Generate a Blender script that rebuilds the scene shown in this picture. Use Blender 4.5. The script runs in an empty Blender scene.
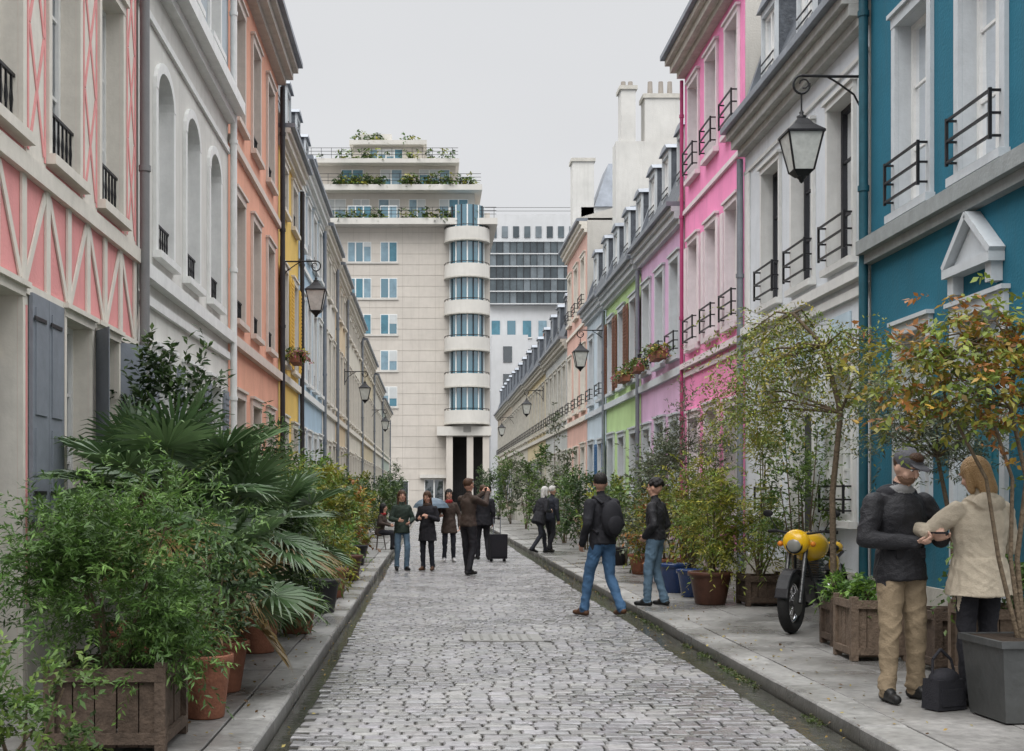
import bpy, bmesh, math, random
import numpy as np
from mathutils import Vector, Matrix, noise
random.seed(7); RNG=np.random.default_rng(7)
sc=bpy.context.scene
XR,XL=4.8,-3.0
# ------------------------------------------------------------------ materials
MATS={}
def mat(name,col,rough=.8,var=.12,scale=3.0,bump=.15,bscale=60,metal=0,stain=0.0,spec=.3):
    if name in MATS: return MATS[name]
    m=bpy.data.materials.new(name); m.use_nodes=True; nt=m.node_tree; N=nt.nodes; Lk=nt.links
    b=N['Principled BSDF']; b.inputs['Roughness'].default_value=rough; b.inputs['Metallic'].default_value=metal
    b.inputs['Specular IOR Level'].default_value=spec
    tc=N.new('ShaderNodeTexCoord'); n1=N.new('ShaderNodeTexNoise'); n1.inputs['Scale'].default_value=scale; n1.inputs['Detail'].default_value=3; n1.inputs['Roughness'].default_value=.7
    Lk.new(tc.outputs['Object'],n1.inputs['Vector'])
    mr=N.new('ShaderNodeMapRange'); mr.inputs['From Min'].default_value=.3; mr.inputs['From Max'].default_value=.7
    mr.inputs['To Min'].default_value=1-var; mr.inputs['To Max'].default_value=1+var*.6
    Lk.new(n1.outputs['Fac'],mr.inputs['Value'])
    hs=N.new('ShaderNodeHueSaturation'); hs.inputs['Color'].default_value=(*col,1)
    Lk.new(mr.outputs[0],hs.inputs['Value']); out=hs.outputs[0]
    if stain>0:
        mp=N.new('ShaderNodeMapping'); mp.inputs['Scale'].default_value=(2.2,2.2,.22); Lk.new(tc.outputs['Object'],mp.inputs['Vector'])
        n2=N.new('ShaderNodeTexNoise'); n2.inputs['Scale'].default_value=2.0; n2.inputs['Detail'].default_value=4; n2.inputs['Roughness'].default_value=.75
        Lk.new(mp.outputs[0],n2.inputs['Vector'])
        r2=N.new('ShaderNodeMapRange'); r2.inputs['From Min'].default_value=.5; r2.inputs['From Max'].default_value=.78; r2.inputs['To Max'].default_value=stain
        Lk.new(n2.outputs['Fac'],r2.inputs['Value'])
        sx=N.new('ShaderNodeSeparateXYZ'); Lk.new(tc.outputs['Object'],sx.inputs[0])
        r3=N.new('ShaderNodeMapRange'); r3.inputs['From Min'].default_value=0.1; r3.inputs['From Max'].default_value=1.3; r3.inputs['To Min'].default_value=stain*1.3; r3.inputs['To Max'].default_value=0
        Lk.new(sx.outputs['Z'],r3.inputs['Value'])
        ad=N.new('ShaderNodeMath'); ad.operation='ADD'; Lk.new(r2.outputs[0],ad.inputs[0]); Lk.new(r3.outputs[0],ad.inputs[1]); ad.use_clamp=True
        mx=N.new('ShaderNodeMixRGB'); mx.inputs['Color2'].default_value=(col[0]*.4+.04,col[1]*.4+.04,col[2]*.38+.035,1)
        Lk.new(ad.outputs[0],mx.inputs['Fac']); Lk.new(out,mx.inputs['Color1']); out=mx.outputs[0]
    Lk.new(out,b.inputs['Base Color'])
    if bump>0:
        n3=N.new('ShaderNodeTexNoise'); n3.inputs['Scale'].default_value=bscale; n3.inputs['Detail'].default_value=2
        Lk.new(tc.outputs['Object'],n3.inputs['Vector'])
        bp=N.new('ShaderNodeBump'); bp.inputs['Strength'].default_value=bump; bp.inputs['Distance'].default_value=.02
        Lk.new(n3.outputs['Fac'],bp.inputs['Height']); Lk.new(bp.outputs[0],b.inputs['Normal'])
    MATS[name]=m; return m
def wallm(name,col): return mat(name,col,.88,.1,1.3,.25,35,0,.32)
def leafmat(name,rough=.45,trans=.3,spec=.35):
    m=bpy.data.materials.new(name); m.use_nodes=True; nt=m.node_tree; N=nt.nodes; Lk=nt.links
    b=N['Principled BSDF']; b.inputs['Roughness'].default_value=rough; b.inputs['Specular IOR Level'].default_value=spec
    a=N.new('ShaderNodeAttribute'); a.attribute_name='Col'; Lk.new(a.outputs['Color'],b.inputs['Base Color'])
    t=N.new('ShaderNodeBsdfTranslucent'); Lk.new(a.outputs['Color'],t.inputs['Color'])
    mx=N.new('ShaderNodeMixShader'); mx.inputs[0].default_value=trans
    Lk.new(b.outputs[0],mx.inputs[1]); Lk.new(t.outputs[0],mx.inputs[2]); Lk.new(mx.outputs[0],N['Material Output'].inputs[0])
    return m
def attrmat(name,rough=.6,spec=.3,bump=0,roughnoise=None,dn=(.72,1.1)):
    if name in MATS: return MATS[name]
    m=bpy.data.materials.new(name); m.use_nodes=True; nt=m.node_tree; N=nt.nodes; Lk=nt.links
    b=N['Principled BSDF']; b.inputs['Roughness'].default_value=rough; b.inputs['Specular IOR Level'].default_value=spec
    a=N.new('ShaderNodeAttribute'); a.attribute_name='Col'
    tc=N.new('ShaderNodeTexCoord'); n1=N.new('ShaderNodeTexNoise'); n1.inputs['Scale'].default_value=16; n1.inputs['Detail'].default_value=4
    Lk.new(tc.outputs['Object'],n1.inputs['Vector'])
    mr=N.new('ShaderNodeMapRange'); mr.inputs['From Min'].default_value=.25; mr.inputs['From Max'].default_value=.75; mr.inputs['To Min'].default_value=.7; mr.inputs['To Max'].default_value=1.25
    Lk.new(n1.outputs['Fac'],mr.inputs['Value'])
    hs=N.new('ShaderNodeHueSaturation'); Lk.new(a.outputs['Color'],hs.inputs['Color']); Lk.new(mr.outputs[0],hs.inputs['Value'])
    out=hs.outputs[0]
    if roughnoise:
        n2=N.new('ShaderNodeTexNoise'); n2.inputs['Scale'].default_value=.8; n2.inputs['Detail'].default_value=4; Lk.new(tc.outputs['Object'],n2.inputs['Vector'])
        r2=N.new('ShaderNodeMapRange'); r2.inputs['From Min'].default_value=.4; r2.inputs['From Max'].default_value=.6
        r2.inputs['To Min'].default_value=roughnoise[0]; r2.inputs['To Max'].default_value=roughnoise[1]
        Lk.new(n2.outputs['Fac'],r2.inputs['Value']); Lk.new(r2.outputs[0],b.inputs['Roughness'])
        r4=N.new('ShaderNodeMapRange'); r4.inputs['From Min'].default_value=.4; r4.inputs['From Max'].default_value=.6; r4.inputs['To Min'].default_value=dn[0]; r4.inputs['To Max'].default_value=dn[1]
        Lk.new(n2.outputs['Fac'],r4.inputs['Value']); h2=N.new('ShaderNodeHueSaturation'); Lk.new(out,h2.inputs['Color']); Lk.new(r4.outputs[0],h2.inputs['Value']); out=h2.outputs[0]
    Lk.new(out,b.inputs['Base Color'])
    if bump:
        n3=N.new('ShaderNodeTexNoise'); n3.inputs['Scale'].default_value=45; n3.inputs['Detail'].default_value=3; Lk.new(tc.outputs['Object'],n3.inputs['Vector'])
        bp=N.new('ShaderNodeBump'); bp.inputs['Strength'].default_value=bump; bp.inputs['Distance'].default_value=.02
        Lk.new(n3.outputs['Fac'],bp.inputs['Height']); Lk.new(bp.outputs[0],b.inputs['Normal'])
    MATS[name]=m; return m
def glassm(name,tint=(.8,.85,.9),refl=.35,transp=True):
    m=bpy.data.materials.new(name); m.use_nodes=True; nt=m.node_tree; N=nt.nodes; Lk=nt.links
    N.remove(N['Principled BSDF'])
    g=N.new('ShaderNodeBsdfGlossy'); g.inputs['Roughness'].default_value=.04; g.inputs['Color'].default_value=(.95,.97,1,1)
    t=N.new('ShaderNodeBsdfTransparent') if transp else N.new('ShaderNodeBsdfDiffuse'); t.inputs['Color'].default_value=(*tint,1)
    tc=N.new('ShaderNodeTexCoord'); n3=N.new('ShaderNodeTexNoise'); n3.inputs['Scale'].default_value=1.7; n3.inputs['Detail'].default_value=0; Lk.new(tc.outputs['Object'],n3.inputs['Vector'])
    bp=N.new('ShaderNodeBump'); bp.inputs['Strength'].default_value=.25; bp.inputs['Distance'].default_value=.05; Lk.new(n3.outputs['Fac'],bp.inputs['Height']); Lk.new(bp.outputs[0],g.inputs['Normal'])
    f=N.new('ShaderNodeFresnel'); f.inputs['IOR'].default_value=1.5
    ad=N.new('ShaderNodeMath'); ad.operation='MULTIPLY_ADD'; ad.inputs[1].default_value=.9; ad.inputs[2].default_value=refl*.4; ad.use_clamp=True; Lk.new(f.outputs[0],ad.inputs[0])
    mx=N.new('ShaderNodeMixShader'); Lk.new(ad.outputs[0],mx.inputs[0]); Lk.new(t.outputs[0],mx.inputs[1]); Lk.new(g.outputs[0],mx.inputs[2])
    Lk.new(mx.outputs[0],N['Material Output'].inputs[0]); MATS[name]=m; return m
GLASS=glassm('window_glass'); BGLASS=glassm('blue_glass',(.05,.15,.2),.35,False); DGLASS=glassm('dark_glass',(.03,.04,.045),.3,False)
LGLASS=mat('lantern_glass',(.55,.56,.53),.25,.2,8,.0,spec=.5)
IRON=mat('black_iron',(.012,.012,.014),.45,.3,10,.1)
STONE=mat('limestone',(.50,.48,.43),.85,.15,4,.3,30,0,.25)
WHITE=mat('white_paint',(.72,.72,.70),.6,.08,6,.1,40,0,.2)
CREAM=mat('cream_paint',(.66,.62,.55),.7,.08,6,.1,40,0,.22)
SLATE=mat('slate',(.085,.095,.11),.5,.35,9,.5,25)
ZINC=mat('zinc',(.22,.24,.27),.45,.2,3,.15,10,.4)
DARK=mat('shade_backing',(.018,.017,.016),.95,.3,2,0)  # near-black colour stands in for the shade of unlit depths
CURT=mat('curtain',(.55,.54,.5),.9,.2,20,.3,30)
TERRA=mat('terracotta',(.24,.10,.06),.8,.35,8,.3)
WOODP=mat('weathered_wood',(.08,.057,.042),.85,.4,14,.5,50)
SOIL=mat('soil',(.03,.02,.013),1,.4,30,1,30)
BARK=mat('bark',(.12,.09,.06),.95,.35,20,.8,40)
# ------------------------------------------------------------------ mesh helper
class Part:
    def __init__(s): s.V=[];s.F=[];s.M=[];s.S=[];s.slots=[]
    def mi(s,m):
        if m not in s.slots: s.slots.append(m)
        return s.slots.index(m)
    def add(s,vs,fs,m,sm=False):
        o=len(s.V); k=s.mi(m); s.V.extend([tuple(v) for v in vs])
        for f in fs: s.F.append([i+o for i in f]); s.M.append(k); s.S.append(sm)
    def face(s,pts,m): s.add(pts,[list(range(len(pts)))],m)
    def hexa(s,p,m): s.add(p,[[0,3,2,1],[4,5,6,7],[0,1,5,4],[1,2,6,5],[2,3,7,6],[3,0,4,7]],m)
    def box(s,x0,x1,y0,y1,z0,z1,m,t=1.0):
        cx,cy=(x0+x1)/2,(y0+y1)/2
        q=lambda x,y,k:(cx+(x-cx)*k,cy+(y-cy)*k)
        s.hexa([(*q(x0,y0,t),z0),(*q(x1,y0,t),z0),(*q(x1,y1,t),z0),(*q(x0,y1,t),z0),(x0,y0,z1),(x1,y0,z1),(x1,y1,z1),(x0,y1,z1)],m)
    def cyl(s,p0,p1,r0,r1,m,n=8):
        p0=Vector(p0);p1=Vector(p1);d=(p1-p0)
        if d.length<1e-6: return
        d.normalize(); a=d.orthogonal().normalized(); b=d.cross(a); vs=[]
        for p,r in((p0,r0),(p1,r1)):
            for i in range(n):
                t=2*math.pi*i/n; vs.append(p+a*(r*math.cos(t))+b*(r*math.sin(t)))
        s.add(vs,[[i,(i+1)%n,n+(i+1)%n,n+i] for i in range(n)],m,True)
        s.add(vs[:n],[list(range(n))[::-1]],m); s.add(vs[n:],[list(range(n))],m)
    def tube(s,pts,r,m,n=6,r1=None):
        k=len(pts)-1
        for i in range(k):
            ra=r if r1 is None else r+(r1-r)*i/k; rb=r if r1 is None else r+(r1-r)*(i+1)/k
            s.cyl(pts[i],pts[i+1],ra,rb,m,n)
    def ell(s,c,r,m,nu=12,nv=8,R=None):
        vs=[];fs=[]
        for j in range(nv+1):
            ph=math.pi*j/nv
            for i in range(nu):
                th=2*math.pi*i/nu; v=Vector((r[0]*math.sin(ph)*math.cos(th),r[1]*math.sin(ph)*math.sin(th),r[2]*math.cos(ph)))
                if R is not None: v=R@v
                vs.append(Vector(c)+v)
        for j in range(nv):
            for i in range(nu): fs.append([j*nu+i,(j+1)*nu+i,(j+1)*nu+(i+1)%nu,j*nu+(i+1)%nu])
        s.add(vs,fs,m,True)
    def lathe(s,c,prof,m,n=16,sm=True):
        vs=[];fs=[]
        for (r,z) in prof:
            for i in range(n): t=2*math.pi*i/n; vs.append((c[0]+r*math.cos(t),c[1]+r*math.sin(t),c[2]+z))
        for j in range(len(prof)-1):
            for i in range(n): fs.append([j*n+i,j*n+(i+1)%n,(j+1)*n+(i+1)%n,(j+1)*n+i])
        s.add(vs,fs,m,sm)
    def torus(s,c,ax,R,r,m,n=28,k=8,sc=1):
        ax=Vector(ax).normalized();a=ax.orthogonal().normalized();b=ax.cross(a);vs=[];fs=[]
        for i in range(n):
            t=2*math.pi*i/n; d=a*math.cos(t)+b*math.sin(t)
            for j in range(k):
                u=2*math.pi*j/k; vs.append(Vector(c)+d*(R+r*math.cos(u))+ax*(r*sc*math.sin(u)))
        for i in range(n):
            for j in range(k): fs.append([i*k+j,((i+1)%n)*k+j,((i+1)%n)*k+(j+1)%k,i*k+(j+1)%k])
        s.add(vs,fs,m,True)
    def obj(s,name,org=(0,0,0)):
        me=bpy.data.meshes.new(name); o=org
        me.from_pydata([(v[0]-o[0],v[1]-o[1],v[2]-o[2]) for v in s.V],[],s.F)
        for m in s.slots: me.materials.append(m)
        me.polygons.foreach_set('material_index',s.M); me.polygons.foreach_set('use_smooth',s.S); me.update()
        ob=bpy.data.objects.new(name,me); sc.collection.objects.link(ob); return ob
class Group:
    def __init__(s,name,loc=(0,0,0),rz=0,world=True): s.name=name;s.loc=loc;s.rz=rz;s.world=world;s.P={};s.extra=[]
    def p(s,n):
        if n not in s.P: s.P[n]=Part()
        return s.P[n]
    def build(s):
        e=bpy.data.objects.new(s.name,None); sc.collection.objects.link(e); e.location=s.loc; e.rotation_euler=(0,0,s.rz)
        e.empty_display_size=.2
        for n,p in s.P.items():
            if p.V: ob=p.obj(n,s.loc if s.world else (0,0,0)); ob.parent=e
        for ob in s.extra: ob.parent=e
        return e
def npmesh(name,V,F4,mats,col=None,midx=None,smooth=False):
    me=bpy.data.meshes.new(name); V=np.asarray(V,dtype=np.float32); F4=np.asarray(F4,dtype=np.int32); k=F4.shape[1]
    me.vertices.add(len(V)); me.vertices.foreach_set('co',V.ravel())
    me.loops.add(F4.size); me.loops.foreach_set('vertex_index',F4.ravel())
    me.polygons.add(len(F4)); me.polygons.foreach_set('loop_start',np.arange(0,F4.size,k,dtype=np.int32))
    me.polygons.foreach_set('loop_total',np.full(len(F4),k,dtype=np.int32))
    for m in mats: me.materials.append(m)
    if midx is not None: me.polygons.foreach_set('material_index',midx)
    me.polygons.foreach_set('use_smooth',np.full(len(F4),smooth))
    me.update(calc_edges=True)
    if col is not None:
        a=me.color_attributes.new('Col','FLOAT_COLOR','POINT'); c=np.ones((len(V),4),dtype=np.float32); c[:,:3]=col; a.data.foreach_set('color',c.ravel())
    me.validate(); ob=bpy.data.objects.new(name,me); sc.collection.objects.link(ob); return ob
# ------------------------------------------------------------------ facade helpers
def fx(side,n): return XR-n if side>0 else XL+n
def FB(P,sd,u0,u1,n0,n1,z0,z1,m):
    a,b=sorted((fx(sd,n0),fx(sd,n1))); P.box(a,b,min(u0,u1),max(u0,u1),z0,z1,m)
def fbar(P,sd,u0,z0,u1,z1,w,n0,n1,m):
    du,dz=u1-u0,z1-z0; L=math.hypot(du,dz); pu,pz=-dz/L*w/2,du/L*w/2
    q=[(u0+pu,z0+pz),(u0-pu,z0-pz),(u1-pu,z1-pz),(u1+pu,z1+pz)]
    P.hexa([(fx(sd,n0),a,b) for a,b in q]+[(fx(sd,n1),a,b) for a,b in q],m)
def window(G,sd,uc,w,z0,z1,frame,trim,arch=False,sur=.1,rail=None,rs='bars',shut=None,door=False,sill=True,dark=False,det=True,doorm=None,n_off=0,fill=None):
    W=G.p('windows');T=G.p('trim');R=G.p('railings');u0,u1=uc-w/2,uc+w/2
    o=n_off; GL=GLASS if det else DGLASS
    if fill:
        FB(W,sd,u0,uc-.006,-.12,-.08,z0,z1,fill);FB(W,sd,uc+.006,u1,-.12,-.08,z0,z1,fill)
        zz=z0+.1
        while zz<z1-.15: FB(W,sd,u0+.06,uc-.06,-.08,-.066,zz,zz+.04,fill);FB(W,sd,uc+.06,u1-.06,-.08,-.066,zz,zz+.04,fill); zz+=.075
    elif door and doorm:
        FB(W,sd,u0,u1,-.2+o,-.15+o,z0,z1-.45,doorm)
        for k in (0,1):
            for (a,b) in ((.12,.42),(.5,.9)):
                h=z1-.45-z0; FB(W,sd,u0+.08+k*w/2,u0+w/2-.08+k*w/2,-.15+o,-.135+o,z0+h*a,z0+h*b,doorm)
        FB(W,sd,u0,u1,-.2+o,-.13+o,z1-.45,z1-.39,trim); W.face([(fx(sd,-.17+o),u0,z1-.39),(fx(sd,-.17+o),u1,z1-.39),(fx(sd,-.17+o),u1,z1),(fx(sd,-.17+o),u0,z1)],GL)
    else:
        f=.055
        for a,b in ((u0,u0+f),(u1-f,u1),(uc-f*.6,uc+f*.6)): FB(W,sd,a,b,-.19+o,-.13+o,z0,z1,frame)
        for a,b in ((z0,z0+f*1.3),(z1-f,z1)): FB(W,sd,u0+f,uc-f*.6,-.188+o,-.132+o,a,b,frame); FB(W,sd,uc+f*.6,u1-f,-.188+o,-.132+o,a,b,frame)
        nb=3 if z1-z0>1.5 else 2
        if det:
            for k in range(1,nb):
                zz=z0+(z1-z0)*k/nb; FB(W,sd,u0+f,uc-f*.6,-.18+o,-.145+o,zz-.014,zz+.014,frame); FB(W,sd,uc+f*.6,u1-f,-.18+o,-.145+o,zz-.014,zz+.014,frame)
        x=fx(sd,-.162+o); W.face([(x,u0,z0),(x,u1,z0),(x,u1,z1),(x,u0,z1)],GL)
        if not dark and det:
            x=fx(sd,-.27+o); rr=random.random()
            if rr<.4: cs=[(u0,u0+w*.3),(u1-w*.3,u1)]; zb=z0
            elif rr<.65: cs=[(u0,u1)]; zb=z0
            elif rr<.8: cs=[(u0,u1)]; zb=z0+(z1-z0)*random.uniform(.4,.7)
            else: cs=[]
            for a,b in cs:
                k=10; pts=[(x+.015*math.sin(i*2.3),a+(b-a)*i/k) for i in range(k+1)]
                for i in range(k): W.face([(pts[i][0],pts[i][1],zb),(pts[i+1][0],pts[i+1][1],zb),(pts[i+1][0],pts[i+1][1],z1),(pts[i][0],pts[i][1],z1)],CURT)
    x=fx(sd,-.55+o); W.face([(x,u0-.2,z0-.2),(x,u1+.2,z0-.2),(x,u1+.2,z1+.2),(x,u0-.2,z1+.2)],DARK)  # backing sheet with the interior's darkness painted on
    if o: return
    for (a,b) in (((u0,z0),(u0,z1)),((u1,z0),(u1,z1)),((u0,z1),(u1,z1)),((u0,z0),(u1,z0))):
        T.face([(fx(sd,0),*a),(fx(sd,0),*b),(fx(sd,-.55),*b),(fx(sd,-.55),*a)],trim)
    if arch:
        r=w/2; h=.28; n=10
        pts=[(uc-r*math.cos(math.pi*i/n),z1-h+h*math.sin(math.pi*i/n)) for i in range(n+1)]
        Wl=G.p('walls')
        for k in range(n):
            a,b=pts[k],pts[k+1]
            Wl.face([(fx(sd,.001),*a),(fx(sd,.001),*b),(fx(sd,.001),b[0],z1+.002),(fx(sd,.001),a[0],z1+.002)],G.wall)
            T.face([(fx(sd,.001),*a),(fx(sd,.001),*b),(fx(sd,-.13),*b),(fx(sd,-.13),*a)],trim)
            if sur>0:
                c=lambda q:(uc+(q[0]-uc)*(1+sur/r),z1-h+(q[1]-z1+h)*(1+sur/h))
                A,B=c(a),c(b)
                T.hexa([(fx(sd,.001),*a),(fx(sd,.001),*b),(fx(sd,.001),*B),(fx(sd,.001),*A),(fx(sd,.045),*a),(fx(sd,.045),*b),(fx(sd,.045),*B),(fx(sd,.045),*A)],trim)
        zt=z1-h
    else: zt=z1
    if sur>0:
        FB(T,sd,u0-sur,u0,.001,.04,z0,zt,trim); FB(T,sd,u1,u1+sur,.001,.04,z0,zt,trim)
        if not arch: FB(T,sd,u0-sur,u1+sur,.001,.046,z1,z1+sur*1.1,trim); FB(T,sd,u0-sur-.03,u1+sur+.03,.001,.08,z1+sur*1.1,z1+sur*1.1+.04,trim)
    if sill and not door: FB(T,sd,u0-sur-.03,u1+sur+.03,.002,.1,z0-.08,z0,trim)
    if shut:
        for a,b in ((u0-sur-.02-w*.48,u0-sur-.02),(u1+sur+.02,u1+sur+.02+w*.48)):
            FB(T,sd,a,b,.05,.075,z0,z1,shut)
            if det:
                zz=z0+.08
                while zz<z1-.1: FB(T,sd,a+.05,b-.05,.075,.086,zz,zz+.045,shut); zz+=.08
    if rail:
        h=rail
        if rs=='bars':
            a,b=u0-.03,u1+.03; nn=.13; hs=(z0+.12,z0+h*.62,z0+h)
            for zz in hs: FB(R,sd,a,b,nn-.011,nn+.011,zz-.011,zz+.011,IRON)
            for uu in (a,b):
                for zz in hs: FB(R,sd,uu-.01,uu+.01,0,nn-.012,zz-.01,zz+.01,IRON)
                FB(R,sd,uu-.013,uu+.013,nn-.013,nn+.013,z0+.09,z0+h+.02,IRON)
        else:
            a,b=u0,u1; nn=-.03
            for zz in (z0+.05,z0+h): FB(R,sd,a,b,nn-.012,nn+.012,zz-.012,zz+.012,IRON)
            if det:
                k=max(4,int((b-a)/.11))
                for i in range(k):
                    uu=a+(b-a)*(i+.5)/k; FB(R,sd,uu-.008,uu+.008,nn-.008,nn+.008,z0+.06,z0+h-.012,IRON)
                    q=[(fx(sd,nn),uu+.035*math.cos(t),z0+h*.55+.07*math.sin(t)) for t in np.linspace(0,2*math.pi,7)]
                    R.tube(q,.006,IRON,4)
def house(name,sd,u0,u1,H,wcol,trim=None,frame=None,wins=(),bands=(),roof='flat',rh=2.2,wall2=None,zsplit=None,dorm=0,chim=0,plinth=True,gutter=None,corn=.24,cornmat=None,pr=.05):
    G=Group(name,(fx(sd,0),(u0+u1)/2,0)); wall=wallm(name+'_stucco_%d'%int(u0+50*(sd>0)),wcol); G.wall=wall; trim=trim or CREAM; frame=frame or WHITE
    G.p('walls')
    ops=[(w['u']-w['w']/2,w['u']+w['w']/2,w['z0'],w['z1']) for w in wins]
    us=sorted({u0,u1}|{o[0] for o in ops}|{o[1] for o in ops}); zs=sorted({0.0,H}|{o[2] for o in ops}|{o[3] for o in ops}|({zsplit} if zsplit else set()))
    W=G.p('walls'); w2=wallm(name+'_upper_stucco',wall2) if wall2 else wall
    for i in range(len(us)-1):
        for j in range(len(zs)-1):
            uc,zc=(us[i]+us[i+1])/2,(zs[j]+zs[j+1])/2
            if any(o[0]<uc<o[1] and o[2]<zc<o[3] for o in ops): continue
            x=fx(sd,0); W.face([(x,us[i],zs[j]),(x,us[i+1],zs[j]),(x,us[i+1],zs[j+1]),(x,us[i],zs[j+1])],w2 if zsplit and zc>zsplit else wall)
    for u in (u0+.004,u1-.004): W.face([(fx(sd,-.002),u,0),(fx(sd,-8),u,0),(fx(sd,-8),u,H),(fx(sd,-.002),u,H)],wallm('party_wall',(.5,.48,.44)))
    W.face([(fx(sd,-8),u0,0),(fx(sd,-8),u1,0),(fx(sd,-8),u1,H),(fx(sd,-8),u0,H)],wall)
    for w in wins:
        kw={k:v for k,v in w.items() if k not in('u','w','z0','z1')}
        window(G,sd,w['u'],w['w'],w['z0'],w['z1'],kw.pop('frame',frame),kw.pop('trim',trim),**kw)
    T=G.p('trim'); e=.006
    for b in bands: FB(T,sd,u0+e,u1-e,.003,b[2],b[0],b[1],b[3] if len(b)>3 else trim)
    if plinth:
        ds=sorted([(o[0]-.12,o[1]+.12) for o in ops if o[2]<.5]); a=u0+e
        for d in ds+[(u1-e,u1)]:
            if d[0]>a: FB(T,sd,a,min(d[0],u1-e),.002,.035,.1,.62,STONE)
            a=d[1]
    cm=cornmat or trim
    FB(T,sd,u0+e,u1-e,.002,corn*.4,H-.36,H-.26,cm); FB(T,sd,u0+e,u1-e,.002,corn*.75,H-.258,H-.13,cm); FB(T,sd,u0+e,u1-e,.002,corn,H-.128,H-.03,cm)
    FB(T,sd,u0+e,u1-e,-.02,corn+.09,H-.028,H+.06,ZINC)
    R=G.p('roof')
    if roof=='mansard': prof=[(.12,H+.062),(-.75,H+rh),(-.9,H+rh+.06),(-4,H+rh+.9),(-8,H+.062)]
    else: prof=[(corn+.05,H+.064),(-4,H+1.3),(-8,H+.064)]
    for i in range(len(prof)-1):
        a,b=prof[i],prof[i+1]; m=SLATE if (roof=='mansard' and i==0) else ZINC
        R.face([(fx(sd,a[0]),u0+e,a[1]),(fx(sd,a[0]),u1-e,a[1]),(fx(sd,b[0]),u1-e,b[1]),(fx(sd,b[0]),u0+e,b[1])],m)
    for u in (u0+e,u1-e): R.face([(fx(sd,p[0]),u,p[1]) for p in prof],SLATE if u0>45 else wallm('party_wall',(.5,.48,.44)))
    if roof=='mansard':
        R.hexa([(fx(sd,.16),u1-.16,H+.061),(fx(sd,.16),u1-.01,H+.061),(fx(sd,-.95),u1-.01,H+.061),(fx(sd,-.95),u1-.16,H+.061),(fx(sd,-.62),u1-.16,H+rh+.12),(fx(sd,-.62),u1-.01,H+rh+.12),(fx(sd,-.95),u1-.01,H+rh+.15),(fx(sd,-.95),u1-.16,H+rh+.15)],ZINC)
        for i in range(dorm):
            uc=u0+(u1-u0)*(i+.5)/dorm; w=.68; D=G.p('dormers'); za,zb=H+.4,H+min(rh-.3,1.6); nf=-.12
            dm=PGREY if u0<45 else ZINC
            for a,b in ((uc-w/2-.06,uc-w/2),(uc+w/2,uc+w/2+.06)): FB(D,sd,a,b,-.95,nf-.03,za-.2,zb+.02,SLATE); FB(D,sd,a,b,nf-.029,nf+.02,za-.2,zb+.02,dm)
            FB(D,sd,uc-w/2,uc+w/2,-.95,nf+.02,za-.2,za,dm); FB(D,sd,uc-w/2,uc+w/2,nf-.1,nf+.02,zb-.08,zb+.02,dm)
            D.hexa([(fx(sd,nf+.08),uc-w/2-.12,zb+.02),(fx(sd,nf+.08),uc+w/2+.12,zb+.02),(fx(sd,-1.1),uc+w/2+.12,zb+.02),(fx(sd,-1.1),uc-w/2-.12,zb+.02),
                    (fx(sd,nf+.06),uc-w/4,zb+.16),(fx(sd,nf+.06),uc+w/4,zb+.16),(fx(sd,-1.1),uc+w/4,zb+.2),(fx(sd,-1.1),uc-w/4,zb+.2)],ZINC)
            window(G,sd,uc,w-.004,za+.002,zb-.082,frame,trim,n_off=nf+.1 or .01,det=u0<45)
            if u0<48:
                for zz in (za+.1,za+.3,za+.42): FB(G.p('railings'),sd,uc-w/2,uc+w/2,nf+.03,nf+.045,zz,zz+.018,IRON)
    for i in range(chim):
        C=G.p('chimneys'); n0=-1.6-2.6*i; zt=H+(rh+1.3 if roof=='mansard' else 2.0); uu=u1-.5
        FB(C,sd,uu,u1-.02,n0-1.6,n0,H-.5,zt,wallm('chimney_render',(.46,.44,.40))); FB(C,sd,uu-.05,u1+.03,n0-1.65,n0+.05,zt,zt+.12,STONE)
        for k in range(4): C.cyl((fx(sd,n0-.25-k*.37),u1-.26,zt+.12),(fx(sd,n0-.25-k*.37),u1-.26,zt+.42),.09,.075,TERRA,8)
    if gutter:
        P=G.p('drainpipe'); x=fx(sd,pr*1.8); P.cyl((x,u1-.02,.1),(x,u1-.02,H-.4),pr,pr,gutter,10)
        for zz in np.arange(1,H-.5,1.9): P.cyl((x,u1-.02,zz),(x,u1-.02,zz+.06),pr+.012,pr+.012,gutter,10)
    return G
def grid(us,w,z0,z1,**k): return [dict(u=u,w=w,z0=z0,z1=z1,**k) for u in us]
def auto(u0,u1,H,fl3=False,rail=.4,det=True,shut=None,doorm=None,gs=None,**k):
    n=max(2,round((u1-u0)/1.75)); us=[u0+(u1-u0)*(i+.5)/n for i in range(n)]; w=min(.92,(u1-u0)/n*.52)
    o=grid(us,w,4.2,6.1,rail=rail,det=det,shut=shut,**k)
    if fl3: o+=grid(us,w,7.3,min(8.9,H-.6),rail=rail,det=det,**k)
    dk=random.randrange(n)
    for i,u in enumerate(us):
        if i==dk: o.append(dict(u=u,w=w+.1,z0=.1,z1=3.0,door=True,doorm=doorm or BLUEP,det=det))
        else: o.append(dict(u=u,w=w,z0=1.15,z1=2.95,det=det,shut=gs,**k))
    return o
BLUEP=mat('blue_door_paint',(.04,.13,.28),.5,.15,6,.1); GREYSH=mat('grey_shutter_paint',(.20,.22,.25),.6,.12,6,.1,40,0,.1)
BROWNP=mat('brown_paint',(.17,.07,.04),.6,.2,6,.1); GREENP=mat('green_paint',(.05,.13,.08),.5,.15,6,.1); CHAR=mat('charcoal_paint',(.03,.03,.035),.5,.2,6,.1)
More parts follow.
